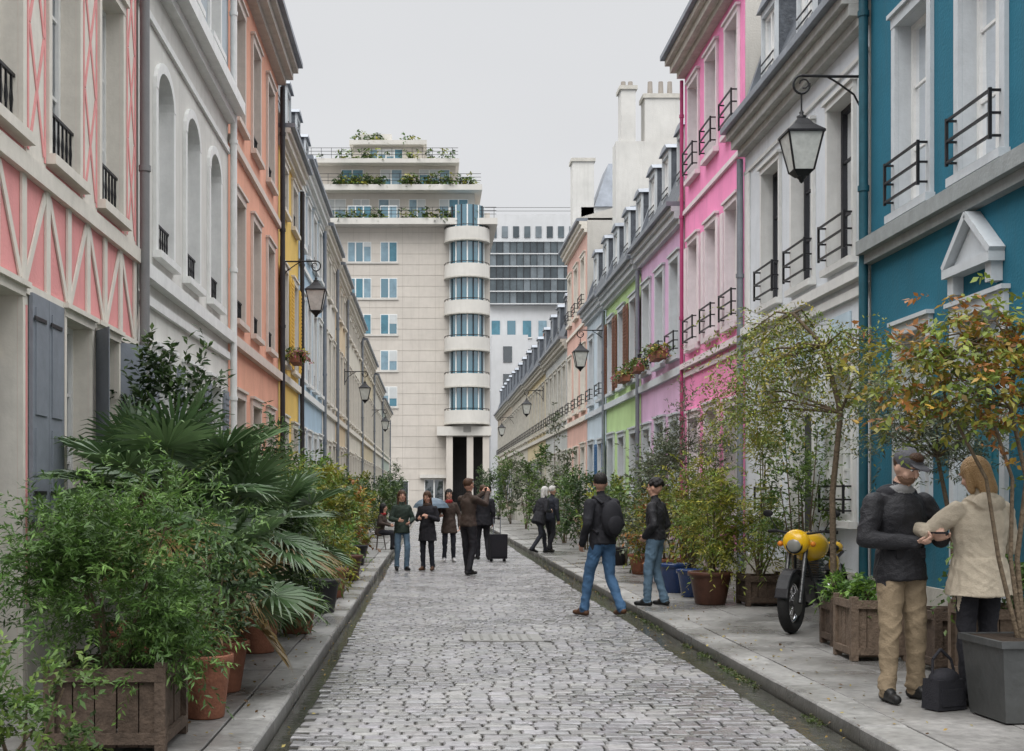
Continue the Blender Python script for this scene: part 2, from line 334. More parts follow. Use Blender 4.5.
YELP=mat('yellow_shutter_paint',(.72,.45,.07),.6,.12,6,.1); REDP=mat('red_paint',(.35,.03,.03),.5,.12,6,.1); TEALP=mat('teal_pipe',(.02,.09,.12),.5,.2,6,.1)
MAGP=mat('magenta_pipe',(.38,.06,.16),.5,.15,6,.1); PGREY=mat('pale_blue_trim',(.50,.53,.55),.7,.08,6,.1,40,0,.2); LSTONE=mat('grey_moulding',(.27,.29,.29),.8,.15,6,.2,40,0,.2); PALE=mat('pale_trim',(.62,.62,.60),.7,.08,6,.1,40,0,.2)
# ---- right
g=house('teal_house',1,8.4,14.15,7.6,(.018,.135,.20),trim=PGREY,bands=[(4.0,4.1,.1,LSTONE),(4.101,4.25,.17,LSTONE)],
   wins=grid([12.9,11.3,9.7],.85,4.38,6.3,rail=.5)+[dict(u=12.9,w=.8,z0=1.25,z1=3.12,dark=True),dict(u=9.7,w=.8,z0=1.25,z1=3.12),dict(u=11.35,w=.95,z0=.1,z1=3.1,door=True,doorm=mat('teal_door',(.02,.13,.17),.5))],
   roof='mansard',dorm=3,gutter=TEALP,cornmat=LSTONE)
T=g.p('pediment')
FB(T,1,10.85,11.85,.003,.14,3.46,3.54,PGREY)
def tri(P,sd,ua,ub,z0,zt,n0,n1,m):
    uc=(ua+ub)/2; P.add([(fx(sd,n0),ua,z0),(fx(sd,n0),ub,z0),(fx(sd,n0),uc,zt),(fx(sd,n1),ua,z0),(fx(sd,n1),ub,z0),(fx(sd,n1),uc,zt)],[[0,1,2],[3,4,5],[0,1,4,3],[1,2,5,4],[2,0,3,5]],m)
tri(T,1,10.93,11.77,3.541,3.86,.003,.07,PGREY)
for a,b in ((10.85,11.35),(11.85,11.35)): fbar(T,1,a,3.55,b,3.95,.06,.004,.14,PGREY)
for u in (10.95,11.75): FB(T,1,u-.06,u+.06,.003,.1,3.3,3.46,PGREY)
g.build()
BW=(.60,.63,.66)
g=house('white_house',1,14.2,19.78,7.0,BW,trim=PALE,bands=[(3.72,3.82,.05),(3.9,4.02,.1),(6.35,6.4,.03)],frame=WHITE,
   wins=grid([15.15,16.7,18.25],.9,4.2,6.1,rail=.5,dark=True,frame=CHAR,sur=.07)+[dict(u=15.15,w=.85,z0=1.2,z1=3.0,dark=True,rail=.4),dict(u=18.25,w=.85,z0=1.2,z1=3.0,dark=True,rail=.4),dict(u=16.7,w=.95,z0=.1,z1=3.0,door=True,doorm=CHAR)],
   roof='mansard',dorm=3,gutter=ZINC,corn=.3,cornmat=mat('greige_cornice',(.42,.42,.40),.8,.15,6,.2,40,0,.3))
for u in (14.35,19.6): FB(g.p('quoins'),1,u-.13,u+.13,.003,.03,4.03,6.34,WHITE)
for u in (15.15,16.7,18.25): FB(g.p('quoins'),1,u-.35,u+.35,.003,.02,3.2,3.6,mat('blue_panel',(.45,.56,.63),.7))
g.build()
PWT=mat('pink_white_trim',(.68,.60,.62),.7,.08,6,.1,40,0,.22)
g=house('pink_house',1,19.8,24.5,9.7,(.82,.27,.49),trim=PWT,corn=.38,cornmat=STONE,
   bands=[(3.7,3.78,.04),(3.85,3.95,.1),(6.75,6.83,.05)],
   wins=grid([20.6,22.1,23.6],.8,4.2,6.1,rail=.5,sur=.08)+grid([20.6,22.1,23.6],.8,7.3,9.0,rail=.5,sur=.08)+grid([20.6,23.6],.8,1.1,2.9)+[dict(u=22.1,w=.9,z0=.1,z1=2.95,door=True,doorm=MAGP)],roof='flat',gutter=MAGP,pr=.035)
for uc in (20.6,22.1,23.6): 
    for s in (-1,1): FB(g.p('shutters'),1,uc+s*.49,uc+s*.68,.04,.065,4.22,6.08,PWT)
g.build()
house('lilac_house',1,24.6,29.55,7.0,(.64,.42,.60),trim=PGREY,wins=auto(24.6,29.55,7,rail=.45),bands=[(3.8,3.95,.08)],roof='mansard',dorm=3,rh=2.3,gutter=ZINC).build()
house('green_house',1,29.6,35.35,6.9,(.44,.60,.28),trim=PGREY,wins=auto(29.6,35.35,6.9,rail=None,shut=BROWNP,doorm=GREENP,gs=None,frame=BROWNP),bands=[(3.8,3.95,.08)],roof='mansard',dorm=3,rh=2.3,chim=1,gutter=ZINC).build()
house('pale_blue_house',1,35.4,39.65,7.0,(.50,.58,.64),trim=PGREY,wins=auto(35.4,39.65,7,doorm=BLUEP,gs=BLUEP),bands=[(3.8,3.95,.08)],roof='mansard',dorm=2,rh=2.3).build()
house('peach_house',1,39.7,45.45,9.9,(.60,.38,.32),wins=auto(39.7,45.45,9.9,True,shut=None),bands=[(3.8,3.95,.08),(6.8,6.9,.05)],roof='flat').build()
for i,(a,b,H,c,nm) in enumerate([(45.5,53.9,7.0,(.42,.43,.42),'grey_house'),(54,63.9,6.9,(.52,.44,.28),'yellow_house'),(64,75.9,7.0,(.45,.42,.36),'beige_house'),(76,92,7.1,(.42,.36,.29),'sand_house')]):
    house(nm,1,a,b,H,c,trim=STONE,wins=auto(a,b,H,det=False,gs=random.choice([None,GREYSH]),doorm=random.choice([BLUEP,BROWNP,GREENP])),bands=[(3.8,3.95,.08)],roof='mansard',dorm=max(3,int((b-a)/2.6)),rh=2.2,chim=1).build()
g=Group('chimney_wall',(6.8,37,0)); P=g.p('stack'); cw=wallm('chimney_white',(.58,.57,.54))
P.box(5.15,8.6,36.0,36.7,6,11.3,cw); P.box(5.3,5.7,36.05,36.65,11.3,12.75,cw); P.box(5.95,6.9,36.02,36.68,11.3,12.5,cw); P.box(7.1,8.2,36.04,36.66,11.3,11.9,cw)
P.box(5.25,5.75,36.0,36.7,12.75,12.85,STONE); P.box(5.9,6.95,35.98,36.72,12.5,12.62,STONE)
for x in (5.4,5.6,6.15,6.45,6.7): P.cyl((x,36.35,12.6),(x,36.35,13.05),.08,.065,mat('grey_pot',(.3,.27,.24),.8),8)
g.build()
g=Group('rear_building',(7.5,49,0)); P=g.p('walls'); P.box(5.3,10.5,45.6,47.8,0,11.6,cw); P.box(5.0,5.75,45.6,46.3,9,13.2,cw); P.box(4.95,5.8,45.55,46.35,13.2,13.32,STONE)
P=g.p('roof'); P.hexa([(5.75,45.5,11.6),(10.6,45.5,11.6),(10.6,48,11.6),(5.75,48,11.6),(6.3,45.9,13.2),(10,45.9,13.2),(10,47.5,13.2),(6.3,47.5,13.2)],ZINC); g.build()
# ---- left
PK=mat('pink_timber_paint',(.72,.31,.30),.8,.1,5,.15,40,0,.3)
g=house('timber_framed_house',-1,7.0,13.28,7.6,(.72,.31,.30),trim=CREAM,wins=grid([12.15,10.6,9.05],.82,4.15,6.15,rail=.4,rs='orn',sur=.08)+
   [dict(u=12.0,w=.75,z0=1.3,z1=2.95,sur=.06),dict(u=11.0,w=.8,z0=1.2,z1=2.95,sur=.06),dict(u=9.0,w=.9,z0=.1,z1=2.95,door=True,doorm=GREYSH,sur=.06)],bands=[(2.98,3.06,.04),(3.86,4.0,.06)],plinth=True,roof='mansard',dorm=3,gutter=mat('grey_pipe',(.2,.2,.2),.5))
TM=g.p('timbers')
for a,b in ((7.01,8.5),(9.52,10.53),(11.47,11.55),(12.45,13.27)): FB(TM,-1,a,b,.002,.022,.62,2.975,CREAM)
FB(TM,-1,10.53,11.47,.002,.022,.62,1.1,CREAM);FB(TM,-1,11.55,12.45,.002,.022,.62,1.2,CREAM)
for k in range(11):
    u=7.15+k*.6
    FB(TM,-1,u-.055,u+.055,.003,.022,3.062,3.858,CREAM)
    if k%2==0: fbar(TM,-1,u+.06,3.1,u+.54,3.82,.07,.004,.018,CREAM)
    else: fbar(TM,-1,u+.06,3.82,u+.54,3.1,.07,.004,.018,CREAM)
for uc in (12.93,11.375,9.825,8.3):
    wd=.2 if uc>12.5 else .24
    FB(TM,-1,uc-wd,uc+wd,.003,.024,4.002,7.1,CREAM)
    for d in (-wd+.03,wd-.03): FB(TM,-1,uc+d-.02,uc+d+.02,.025,.03,4.06,6.9,PK)
    for a,b in ((4.1,5.0),(5.02,5.9),(5.92,6.8)):
        fbar(TM,-1,uc-wd+.06,a,uc+wd-.06,b,.045,.025,.031,PK); fbar(TM,-1,uc+wd-.06,a,uc-wd+.06,b,.045,.0255,.0325,PK)
for uc in (12.15,10.6,9.05): FB(TM,-1,uc-.5,uc+.5,.004,.026,6.33,6.95,CREAM)
for uc in (9.58,10.5,12.7,8.3): FB(TM,-1,uc-.02,uc+.02,.0225,.028,.7,2.9,PK)
S=g.p('shutters')
for ub,s in ((11.55,-1),(12.42,1)):
    hx=fx(-1,.03); ex=fx(-1,.22)
    S.hexa([(hx,ub,1.2),(hx,ub+.03,1.2),(ex,ub+s*.3+.03,1.2),(ex,ub+s*.3,1.2),(hx,ub,2.96),(hx,ub+.03,2.96),(ex,ub+s*.3+.03,2.96),(ex,ub+s*.3,2.96)],GREYSH)
for k in (0,1):
    a=9.62+k*.42; FB(S,-1,a,a+.41,.03,.06,1.3,3.0,GREYSH)
    for (p,q) in ((1.38,2.0),(2.1,2.9)): FB(S,-1,a+.06,a+.35,.06,.07,p,q,GREYSH)
    for zz in (1.5,2.8): FB(S,-1,a+.0,a+.3,.071,.078,zz,zz+.03,IRON)
g.build()
house('cream_white_house',-1,13.35,19.28,9.9,(.62,.61,.57),trim=WHITE,bands=[(3.5,3.6,.05),(3.75,3.9,.11),(6.55,6.63,.04),(7.0,7.12,.12),(7.122,7.3,.26)],
  wins=grid([14.6,18.0],.85,4.15,6.2,rail=.35,rs='orn',arch=True,sur=.11)+[dict(u=16.3,w=.85,z0=4.15,z1=6.2,arch=True,sur=.11,rail=.35,rs='orn')]+grid([14.6,16.3,18.0],.8,7.75,9.2)+grid([14.6,18.0],.85,1.2,3.0,shut=GREYSH)+[dict(u=16.3,w=.95,z0=.1,z1=3.0,door=True,doorm=GREYSH)],
  wall2=(.42,.47,.5),zsplit=7.2,gutter=WHITE).build()
ORT=mat('peach_trim',(.60,.52,.46),.7,.08,6,.1,40,0,.2)
house('orange_house',-1,19.3,25.68,9.95,(.70,.36,.25),trim=ORT,corn=.4,bands=[(3.75,3.9,.1),(6.75,6.87,.07)],
  wins=grid([20.4,22.3,24.3],.9,4.2,6.1,rail=.35,rs='orn',dark=True)+grid([20.4,22.3,24.3],.9,7.3,9.1,rail=.35,rs='orn')+grid([20.4,24.3],.9,1.2,3.0)+[dict(u=22.3,w=1,z0=.1,z1=3.0,door=True,doorm=BROWNP)],gutter=CHAR,chim=1,cornmat=STONE).build()
house('yellow_house',-1,25.7,29.6,8.8,(.70,.48,.13),trim=CREAM,wins=auto(25.7,29.6,8.8,True,shut=YELP,rs='orn'),bands=[(3.8,3.95,.08)],roof='mansard',dorm=2,rh=1.9,chim=1,gutter=CHAR).build()
house('light_blue_house',-1,29.65,36,9.2,(.38,.50,.60),trim=WHITE,wins=auto(29.65,36,9.2,True,rs='orn'),bands=[(3.8,3.95,.08),(6.8,6.9,.05)],gutter=ZINC,roof='mansard',rh=1.5,dorm=3).build()
for (a,b,H,c,nm) in [(36.05,41,9.0,(.62,.6,.55),'white_house'),(41.05,46,8.8,(.62,.5,.34),'yellow_house'),(46.05,56,8.6,(.6,.56,.48),'cream_house'),(56.05,68,8.2,(.5,.43,.3),'ochre_house'),(68.05,80,7.8,(.5,.48,.42),'beige_house'),(80.05,95,7.4,(.36,.42,.36),'grey_green_house')]:
    house(nm,-1,a,b,H,c,wins=auto(a,b,H,True,det=False,rs='orn',doorm=random.choice([BLUEP,BROWNP,GREENP])),bands=[(3.8,3.95,.08)],roof='flat',chim=1,gutter=ZINC).build()
# ------------------------------------------------------------------ end-of-street buildings
g=Group('modern_apartment_building',(-2,118,0)); P=g.p('walls'); PS=mat('precast_stone',(.53,.49,.44),.8,.1,.4,.1,8,0,.2); PS2=mat('precast_light',(.57,.55,.51),.8,.1,.4,.1,8,0,.2); J=mat('joint_dark',(.36,.33,.29),.9)
P.box(-16,1.7,115,130,0,25.2,PS)
for k in range(26): P.box(-16,1.7,114.985,114.999,.97+k*.95,.99+k*.95,J)
for k in range(12): P.box(-15.5+k*1.45,-15.48+k*1.45,114.99,114.998,0,25.2,J)
SK=[mat('pane_sky_a',(.08,.20,.26),.12,.3,1,0,spec=.5),mat('pane_sky_b',(.20,.30,.36),.2,.3,1,0,spec=.5),BGLASS,mat('pane_blind',(.5,.52,.52),.5,.1,1,0)]
def win_e(x0,x1,z0,z1,y=114.98,gm=None,P=g.p('windows')):
    P.box(x0,x1,y,y+.2,z0,z1,WHITE); n=max(1,round((x1-x0)/.8)); w=(x1-x0)/n
    for i in range(n):
        P.box(x0+i*w+.06,x0+(i+1)*w-.06,y-.02,y,z0+.07,z1-.07,gm or random.choice(SK[:3]))
        if gm is None and random.random()<.4: P.box(x0+i*w+.06,x0+(i+1)*w-.06,y-.03,y-.021,z1-.07-random.uniform(.3,1),z1-.07,SK[3])
for k in range(6):
    z=9.3+k*3.2
    win_e(-4.4,-2.9,z,z+1.8); win_e(-7.3,-5.2,z,z+1.8); win_e(-10.5,-9,z,z+1.8)
    P.box(-7.4,-2.8,114.9,114.97,z-.14,z-.03,PS2)
B=g.p('balconies'); cx,cy=3.25,114.9
def half(r,z0,z1,m,n=36): 
    B.lathe((cx,cy,0),[(r,z0),(r,z1)],m,n); B.lathe((cx,cy,0),[(.01,z0),(r,z0)],m,n,False); B.lathe((cx,cy,0),[(r,z1),(.01,z1)],m,n,False)
half(1.35,7,26.6,mat('balcony_wall',(.30,.29,.27),.7))
for k in range(6):
    z=7.7+k*3.2; half(2.0,z+.12,z+1.2,PS2); half(2.04,z,z+.12,STONE); half(1.5,z+1.21,z+3.19,BGLASS)
    B.torus((cx,cy,z+1.36),(0,0,1),1.97,.035,IRON,30,5)
    for i in range(13):
        t=math.pi*(1.0+i*1.0/12); B.cyl((cx+1.97*math.cos(t),cy+1.97*math.sin(t),z+1.2),(cx+1.97*math.cos(t),cy+1.97*math.sin(t),z+1.36),.02,.02,IRON,4)
    for i in range(9):
        t=math.pi*(1.05+i*.9/8); B.box(cx+1.52*math.cos(t)-.05,cx+1.52*math.cos(t)+.05,cy+1.52*math.sin(t)-.05,cy+1.52*math.sin(t)+.05,z+1.2,z+3.19,CHAR if i%2 else WHITE)
B.box(1.7,5.3,115.2,130,7.2,26.5,PS)
B.box(.6,5.35,113.6,130,6.7,7.5,PS2)
for x in (1.7,3.5,4.9): B.box(x-.28,x+.28,113.8,114.4,0,6.7,PS)
B.box(.9,5.1,116.5,116.7,0,6.7,DARK)  # dark sheet paints the shade behind the columns
for i in range(22): B.box(1.1+i*.18,1.14+i*.18,114.2,114.24,0,2.9,IRON)
win_e(-.5,1.2,.1,2.9,gm=DGLASS); P.box(-.9,1.5,114.6,114.97,3.0,3.3,PS2); win_e(-4.3,-1.9,.5,2.8,gm=DGLASS)
U=g.p('upper_storeys')
U.box(-16,5.9,113.7,130,25.21,25.75,PS2); U.box(-14,4.0,116,130,25.75,28.4,PS)
for a,b in ((-4.6,-2.7),(.8,3.4),(-9.5,-7.5),(-1.9,-.4),(-6.9,-5.4)): win_e(a,b,26.0,27.9,115.98)
U.box(-14.5,4.6,114.6,130,28.41,28.9,PS2); U.box(-12,2.3,117,130,28.9,31.1,PS)
for a,b in ((-8,-6),(-1,1.8),(-4.5,-2.5)): win_e(a,b,29.1,30.8,116.98)
U.box(-12.5,2.6,115.8,130,31.11,31.5,PS2); U.box(-7,-.6,118,130,31.5,33.2,PS); win_e(-5.5,-2.5,31.7,32.9,117.98)
U.box(-7.3,-.3,117.5,130,33.2,33.6,PS2); U.box(-6.5,-3.5,118.5,126,33.6,34.4,PS2)
for (x0,x1,y,z) in ((-16,5.8,113.8,25.75),(-14.4,4.5,114.7,28.9),(-12.4,2.5,115.9,31.5)):
    for zz in (.35,.65,.95): U.tube([(x0,y,z+zz),(x1,y,z+zz)],.025,IRON,4)
    for x in np.arange(x0,x1,.9): U.cyl((x,y,z),(x,y,z+.97),.025,.025,IRON,4)
g.build()
g=Group('glass_office_building',(12,152,0)); P=g.p('walls'); OB=mat('pale_office_stone',(.56,.57,.58),.8,.08,.4,.1,8,0,.15)
P.box(4,24,150,170,0,30.4,OB); P.box(4,22,150.5,170,30.4,34.0,OB)
W=g.p('glazing'); GO_=[mat('office_pane_a',(.10,.125,.14),.15,.3,.6,0,spec=.5),mat('office_pane_b',(.17,.20,.22),.2,.3,.6,0,spec=.5),mat('office_pane_c',(.06,.075,.085),.15,.3,.6,0,spec=.5)]
for r in range(5):
    for c in range(15): W.box(6.8+c*.78,7.58+c*.78,149.4,149.98,23.4+r*1.44,24.84+r*1.44,random.choice(GO_))
for i in range(16): W.box(6.8+i*.78,6.86+i*.78,149.33,149.39,23.4,30.6,CHAR)
for i in range(6): W.box(6.8,18.5,149.26,149.32,23.4+i*1.44,23.52+i*1.44,OB)
for r in range(6):
    for c in range(8):
        z=3.2+r*3.3; x=7.1+c*1.8; P.box(x,x+.95,149.9,149.99,z,z+1.9,random.choice(SK[:3]+[DGLASS])); P.box(x-.1,x+1.05,149.86,150,z-.12,z,WHITE)
for c in range(9): P.box(7+c*1.3,7.7+c*1.3,150.4,150.48,31.3,32.6,GO_[c%3])
for zz in (34.4,34.8): W.tube([(5,150.6,zz),(20,150.6,zz)],.03,IRON,4)
P.box(6.9,11.0,146,149,0,19.5,OB)
for r in range(5): P.box(8.2,9.2,145.92,145.99,4+r*3.1,5.8+r*3.1,DGLASS)
g.build()
# ------------------------------------------------------------------ ground, road, pavement
gm=mat('ground_asphalt',(.10,.10,.10),.8,.2,.5,.3,20)
P=Part(); P.face([(-400,-100,-.06),(400,-100,-.06),(400,900,-.06),(-400,900,-.06)],gm); P.obj('ground')
P=Part(); ASB=mat('road_bed',(.055,.053,.045),.4,.35,4,.6,40); P.face([(-.97,-4,-.022),(2.58,-4,-.022),(2.58,112,-.022),(-.97,112,-.022)],ASB)
WETG=mat('gutter_wet',(.05,.05,.042),.12,.5,5,.25,14,spec=.6)
P.face([(2.30,-4,-.014),(2.585,-4,-.014),(2.585,90,-.014),(2.30,90,-.014)],WETG); P.face([(-.975,-4,-.014),(-.84,-4,-.014),(-.84,90,-.014),(-.975,90,-.014)],WETG)
P.obj('road')
def cobbles():
    V=[];C=[];F=[];pitch=.125; y=2.5;row=0; rng=np.random.default_rng(3)
    while y<92:
        x=-.84+(.07 if row%2 else 0)-rng.random()*.03
        pr=pitch*rng.uniform(.94,1.06) 
        if y>45: pr*=1.25
        while x<2.3:
            w=rng.uniform(.135,.175); x1=min(x+w,2.33)
            if x1-x>.06 and not (.33<(x+x1)/2<1.17 and 13.25<y<13.95):
                g_=.003; h=rng.uniform(-.003,.003); bx=.013; z0=-.022
                dy=rng.normal(0,.0025); tx,ty=rng.normal(0,.002,2)
                cxm,cym=(x+x1)/2,y+pr/2
                a=[x+g_,x1-g_,y+g_+dy,y+pr-g_+dy]
                r3=rng.uniform(-.0025,.0025,8)
                base=[(a[0],a[2],z0),(a[1],a[2],z0),(a[1],a[3],z0),(a[0],a[3],z0)]
                mid=[(a[0]+r3[0]+.003,a[2]+.003+r3[1],-.006+h),(a[1]-.003+r3[2],a[2]+.003+r3[3],-.006+h),(a[1]-.003+r3[4],a[3]-.003+r3[5],-.006+h),(a[0]+.003+r3[6],a[3]-.003+r3[7],-.006+h)]
                top=[(p[0]+(bx if p[0]<cxm else -bx),p[1]+(bx if p[1]<cym+dy else -bx),.003+h+ (tx if p[0]<cxm else -tx)+(ty if p[1]<cym else -ty)) for p in mid]
                o=len(V); V+=base+mid+top
                c=rng.uniform(.14,.235); cc=(c*1.01,c*rng.uniform(.96,1.0),c*rng.uniform(.92,1.02))
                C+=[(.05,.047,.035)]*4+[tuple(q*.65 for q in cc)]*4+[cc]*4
                for i in range(4):
                    j=(i+1)%4; F.append((o+i,o+j,o+4+j,o+4+i)); F.append((o+4+i,o+4+j,o+8+j,o+8+i))
                F.append((o+8,o+9,o+10,o+11))
            x=x1
        y+=pr; row+=1
    V=np.array(V); V[:,2]+=.008*np.sin(V[:,1]*.9+V[:,0]*1.3)*np.sin(V[:,0]*2.1)
    npmesh('cobblestone_paving',V,F,[attrmat('cobble_granite',.35,.6,.22,(.12,.42),(.8,1.08))],np.array(C),smooth=False)
cobbles()
P=Part(); P.box(.34,1.16,13.27,13.93,-.022,.013,mat('cover_concrete',(.24,.235,.22),.35,.25,6,.3,40)) 
for i in range(7): P.box(.42+i*.1,.45+i*.1,13.36,13.84,.013,.018,mat('cover_iron',(.17,.165,.15),.4,.3,8,.4))
P.obj('utility_cover')
def pavement(name,x0,x1,kx0,kx1):
    V=[];F=[];C=[];rng=np.random.default_rng(int(x1*10)+50)
    def slab(a,b,c,d,z,col,bev=.006,zb=-.03):
        o=len(V); V.extend([(a,c,zb),(b,c,zb),(b,d,zb),(a,d,zb),(a,c,z-bev),(b,c,z-bev),(b,d,z-bev),(a,d,z-bev),(a+bev,c+bev,z),(b-bev,c+bev,z),(b-bev,d-bev,z),(a+bev,d-bev,z)])
        C.extend([(.05,.048,.04)]*4+[tuple(q*.7 for q in col)]*4+[col]*4)
        for i in range(4):
            j=(i+1)%4; F.append((o+i,o+j,o+4+j,o+4+i)); F.append((o+4+i,o+4+j,o+8+j,o+8+i))
        F.append((o+8,o+9,o+10,o+11))
    y=-4
    while y<110:
        L=rng.uniform(.85,1.15); c=rng.uniform(.22,.28); slab(kx0,kx1,y+.004,y+L-.004,.1+rng.normal(0,.0025),(c,c*.98,c*.93),.014); y+=L
    y=-4
    while y<110:
        xs=np.linspace(x0,x1,4) 
        for i in range(3):
            c=rng.uniform(.17,.225); slab(xs[i]+.003,xs[i+1]-.003,y+.003,y+.797,.098+rng.normal(0,.0015),(c,c*.97,c*.92),.005)
        y+=.8
    npmesh(name,V,F,[attrmat('pavement_stone',.5,.45,.22,(.22,.55))],np.array(C))
pavement('pavement',XL-.05,-1.26,-1.255,-.98); pavement('pavement',2.905,XR+.05,2.6,2.9)
# ------------------------------------------------------------------ foliage
LEAF=leafmat('leaf'); PLEAF=leafmat('palm_leaf',.38,.2,.45)
def nrm(a): return a/np.maximum(np.linalg.norm(a,axis=-1,keepdims=True),1e-9)
class Leaves:
    def __init__(s): s.V=[];s.C=[]
    def twigs(s,st,di,L,m,ll,lw,droop,pal,rng,side=.8,jit=.35):
        st=np.asarray(st);N=len(st)
        if N==0: return
        di=nrm(np.asarray(di)); L=np.broadcast_to(L,(N,)); t=(np.arange(m)+1)/m
        pos=st[:,None]+di[:,None]*(L[:,None]*t)[...,None]; pos[...,2]-=droop*L[:,None]*t**2
        tan=np.repeat(di[:,None],m,1).copy(); tan[...,2]-=2*droop*t; tan=nrm(tan)
        up=np.array([0,0,1.])+rng.normal(0,.4,(N,m,3)); sd=nrm(np.cross(tan,up)); sg=np.where(np.arange(m)%2,1,-1)[None,:,None]
        ld=nrm(tan*.6+sd*sg*side+rng.normal(0,jit,(N,m,3))); wd=nrm(np.cross(ld,up+rng.normal(0,.3,(N,m,3))))
        sz=rng.uniform(.7,1.2,(N,m,1))
        a=pos; b=pos+ld*ll*.45*sz+wd*lw*.5*sz; c=pos+ld*ll*sz+np.array([0,0,-.12*ll]); d=pos+ld*ll*.45*sz-wd*lw*.5*sz
        s.V.append(np.stack([a,b,c,d],2).reshape(-1,3))
        pal=np.asarray(pal)*1.2; k=rng.integers(0,len(pal),N); base=pal[k][:,None]*rng.uniform(.7,1.25,(N,1,1))*rng.uniform(.75,1.25,(N,m,1))
        s.C.append(np.repeat(base.reshape(-1,3),4,0))
    def obj(s,name):
        V=np.concatenate(s.V);C=np.concatenate(s.C);n=len(V)//4; return npmesh(name,V,np.arange(4*n).reshape(-1,4),[LEAF],C)
G1=[(.06,.105,.024),(.045,.085,.02),(.095,.145,.03)]; GD=[(.026,.05,.018),(.04,.07,.024),(.055,.095,.027)]; GY=[(.16,.18,.028),(.10,.15,.027),(.23,.22,.035)]
GO=[(.08,.095,.055),(.055,.075,.04),(.12,.135,.085)]; GA=[(.20,.18,.03),(.16,.19,.03),(.10,.14,.025),(.27,.17,.03),(.26,.11,.03),(.13,.17,.03)]; GB=[(.07,.14,.03),(.11,.2,.03)]
CN=[0]
def relocate(o,x,y,z0,clampg=True):
    me=o.data; co=np.empty(len(me.vertices)*3,dtype=np.float32); me.vertices.foreach_get('co',co); co=co.reshape(-1,3)-np.array([x,y,z0],dtype=np.float32)
    if clampg: co[:,2]=np.maximum(co[:,2],-max(0,z0-.11))
    me.vertices.foreach_set('co',co.ravel()); me.update()
def bush(name,x,y,z0,rx,ry,h,pal,n=260,m=9,ll=.07,lw=.03,L=.22,droop=.2,stems=9,clumps=14,open_=.5,seed=None):
    CN[0]+=1; rng=np.random.default_rng(seed or CN[0]*13+5)
    Gp=Group(name,(x,y,z0)); St=Gp.p('stems'); lv=Leaves(); cc=[]
    for i in range(clumps):
        a=rng.uniform(0,2*math.pi); hh=rng.uniform(.22,.92); rr=math.sqrt(rng.uniform(.05,1))*math.sqrt(max(.05,1-(abs(hh-.5)*1.5)**2))
        c=np.array([x+rx*rr*math.cos(a)*.8,y+ry*rr*math.sin(a)*.8,z0+h*hh]); cc.append(c)
        if i<stems:
            mid=((x+c[0])/2+rng.normal(0,.03),(y+c[1])/2,z0+h*hh*.5); St.tube([(x+rng.normal(0,.03),y+rng.normal(0,.03),z0-.05),mid,tuple(c)],.014,BARK,5,.005)
    cc=np.array(cc); per=max(1,n//clumps)
    for c in cc:
        sz=rng.uniform(.6,1.35)*open_; st=c+rng.normal(0,1,(per,3))*np.array([rx,ry,h*.5])*.32*sz
        d=(st-np.array([x,y,z0+h*.35]))/np.array([rx,ry,h*.6]); d=nrm(d)+rng.normal(0,.5,(per,3)); d[:,2]+=.35
        tone=rng.uniform(.7,1.3); lv.twigs(st,d,rng.uniform(.5,1.2,per)*L,m,ll,lw,droop,np.array(pal)*tone,rng)
    o=lv.obj('foliage'); relocate(o,x,y,z0); Gp.extra.append(o); Gp.build()
def tree(name,x,y,z0,path,tips,pal,r=.03,n=16,m=10,ll=.06,lw=.03,L=.3,droop=.4,spread=.18,seed=1,stems=1):
    rng=np.random.default_rng(seed); Gp=Group(name,(x,y,z0)); St=Gp.p('trunk'); lv=Leaves()
    path=[Vector(p) for p in path]
    St.tube(path,r,BARK,8,r*.5)
    for s_ in range(1,stems):
        o=Vector((rng.normal(0,.07),rng.normal(0,.07),0)); St.tube([path[0]+o*.3]+[p+o*(1+i*1.2) for i,p in enumerate(path[1:])],r*.8,BARK,7,r*.35)
    for tp in tips:
        tp=Vector(tp); k=min(range(len(path)),key=lambda i:(path[i]-tp).length+ (0 if i>0 else 9) + (1.5 if path[i].z>tp.z+.3 else 0)); b=path[k]
        mid=(b+tp)/2+Vector((rng.normal(0,.05),rng.normal(0,.05),.1)); St.tube([b,mid,tp],r*.42,BARK,5,r*.12)
        for f in (.35,.6,.8,1.0):
            c=np.array(b.lerp(tp,f) if f<1 else tp); k2=int(n*(f*.5+.5)/2.6)
            if f<.5: k2//=2
            st=c+rng.normal(0,1,(k2,3))*spread*np.array([1,1,.6]); d=rng.normal(0,1,(k2,3)); d[:,2]*=.5
            lv.twigs(st,d,rng.uniform(.5,1.1,k2)*L,m,ll,lw,droop,np.array(pal)*rng.uniform(.75,1.25),rng)
            for q in range(min(3,k2)): St.tube([tuple(c),tuple(st[q])],r*.14,BARK,3,.002)
    o=lv.obj('foliage'); relocate(o,x,y,z0,False); Gp.extra.append(o); Gp.build()
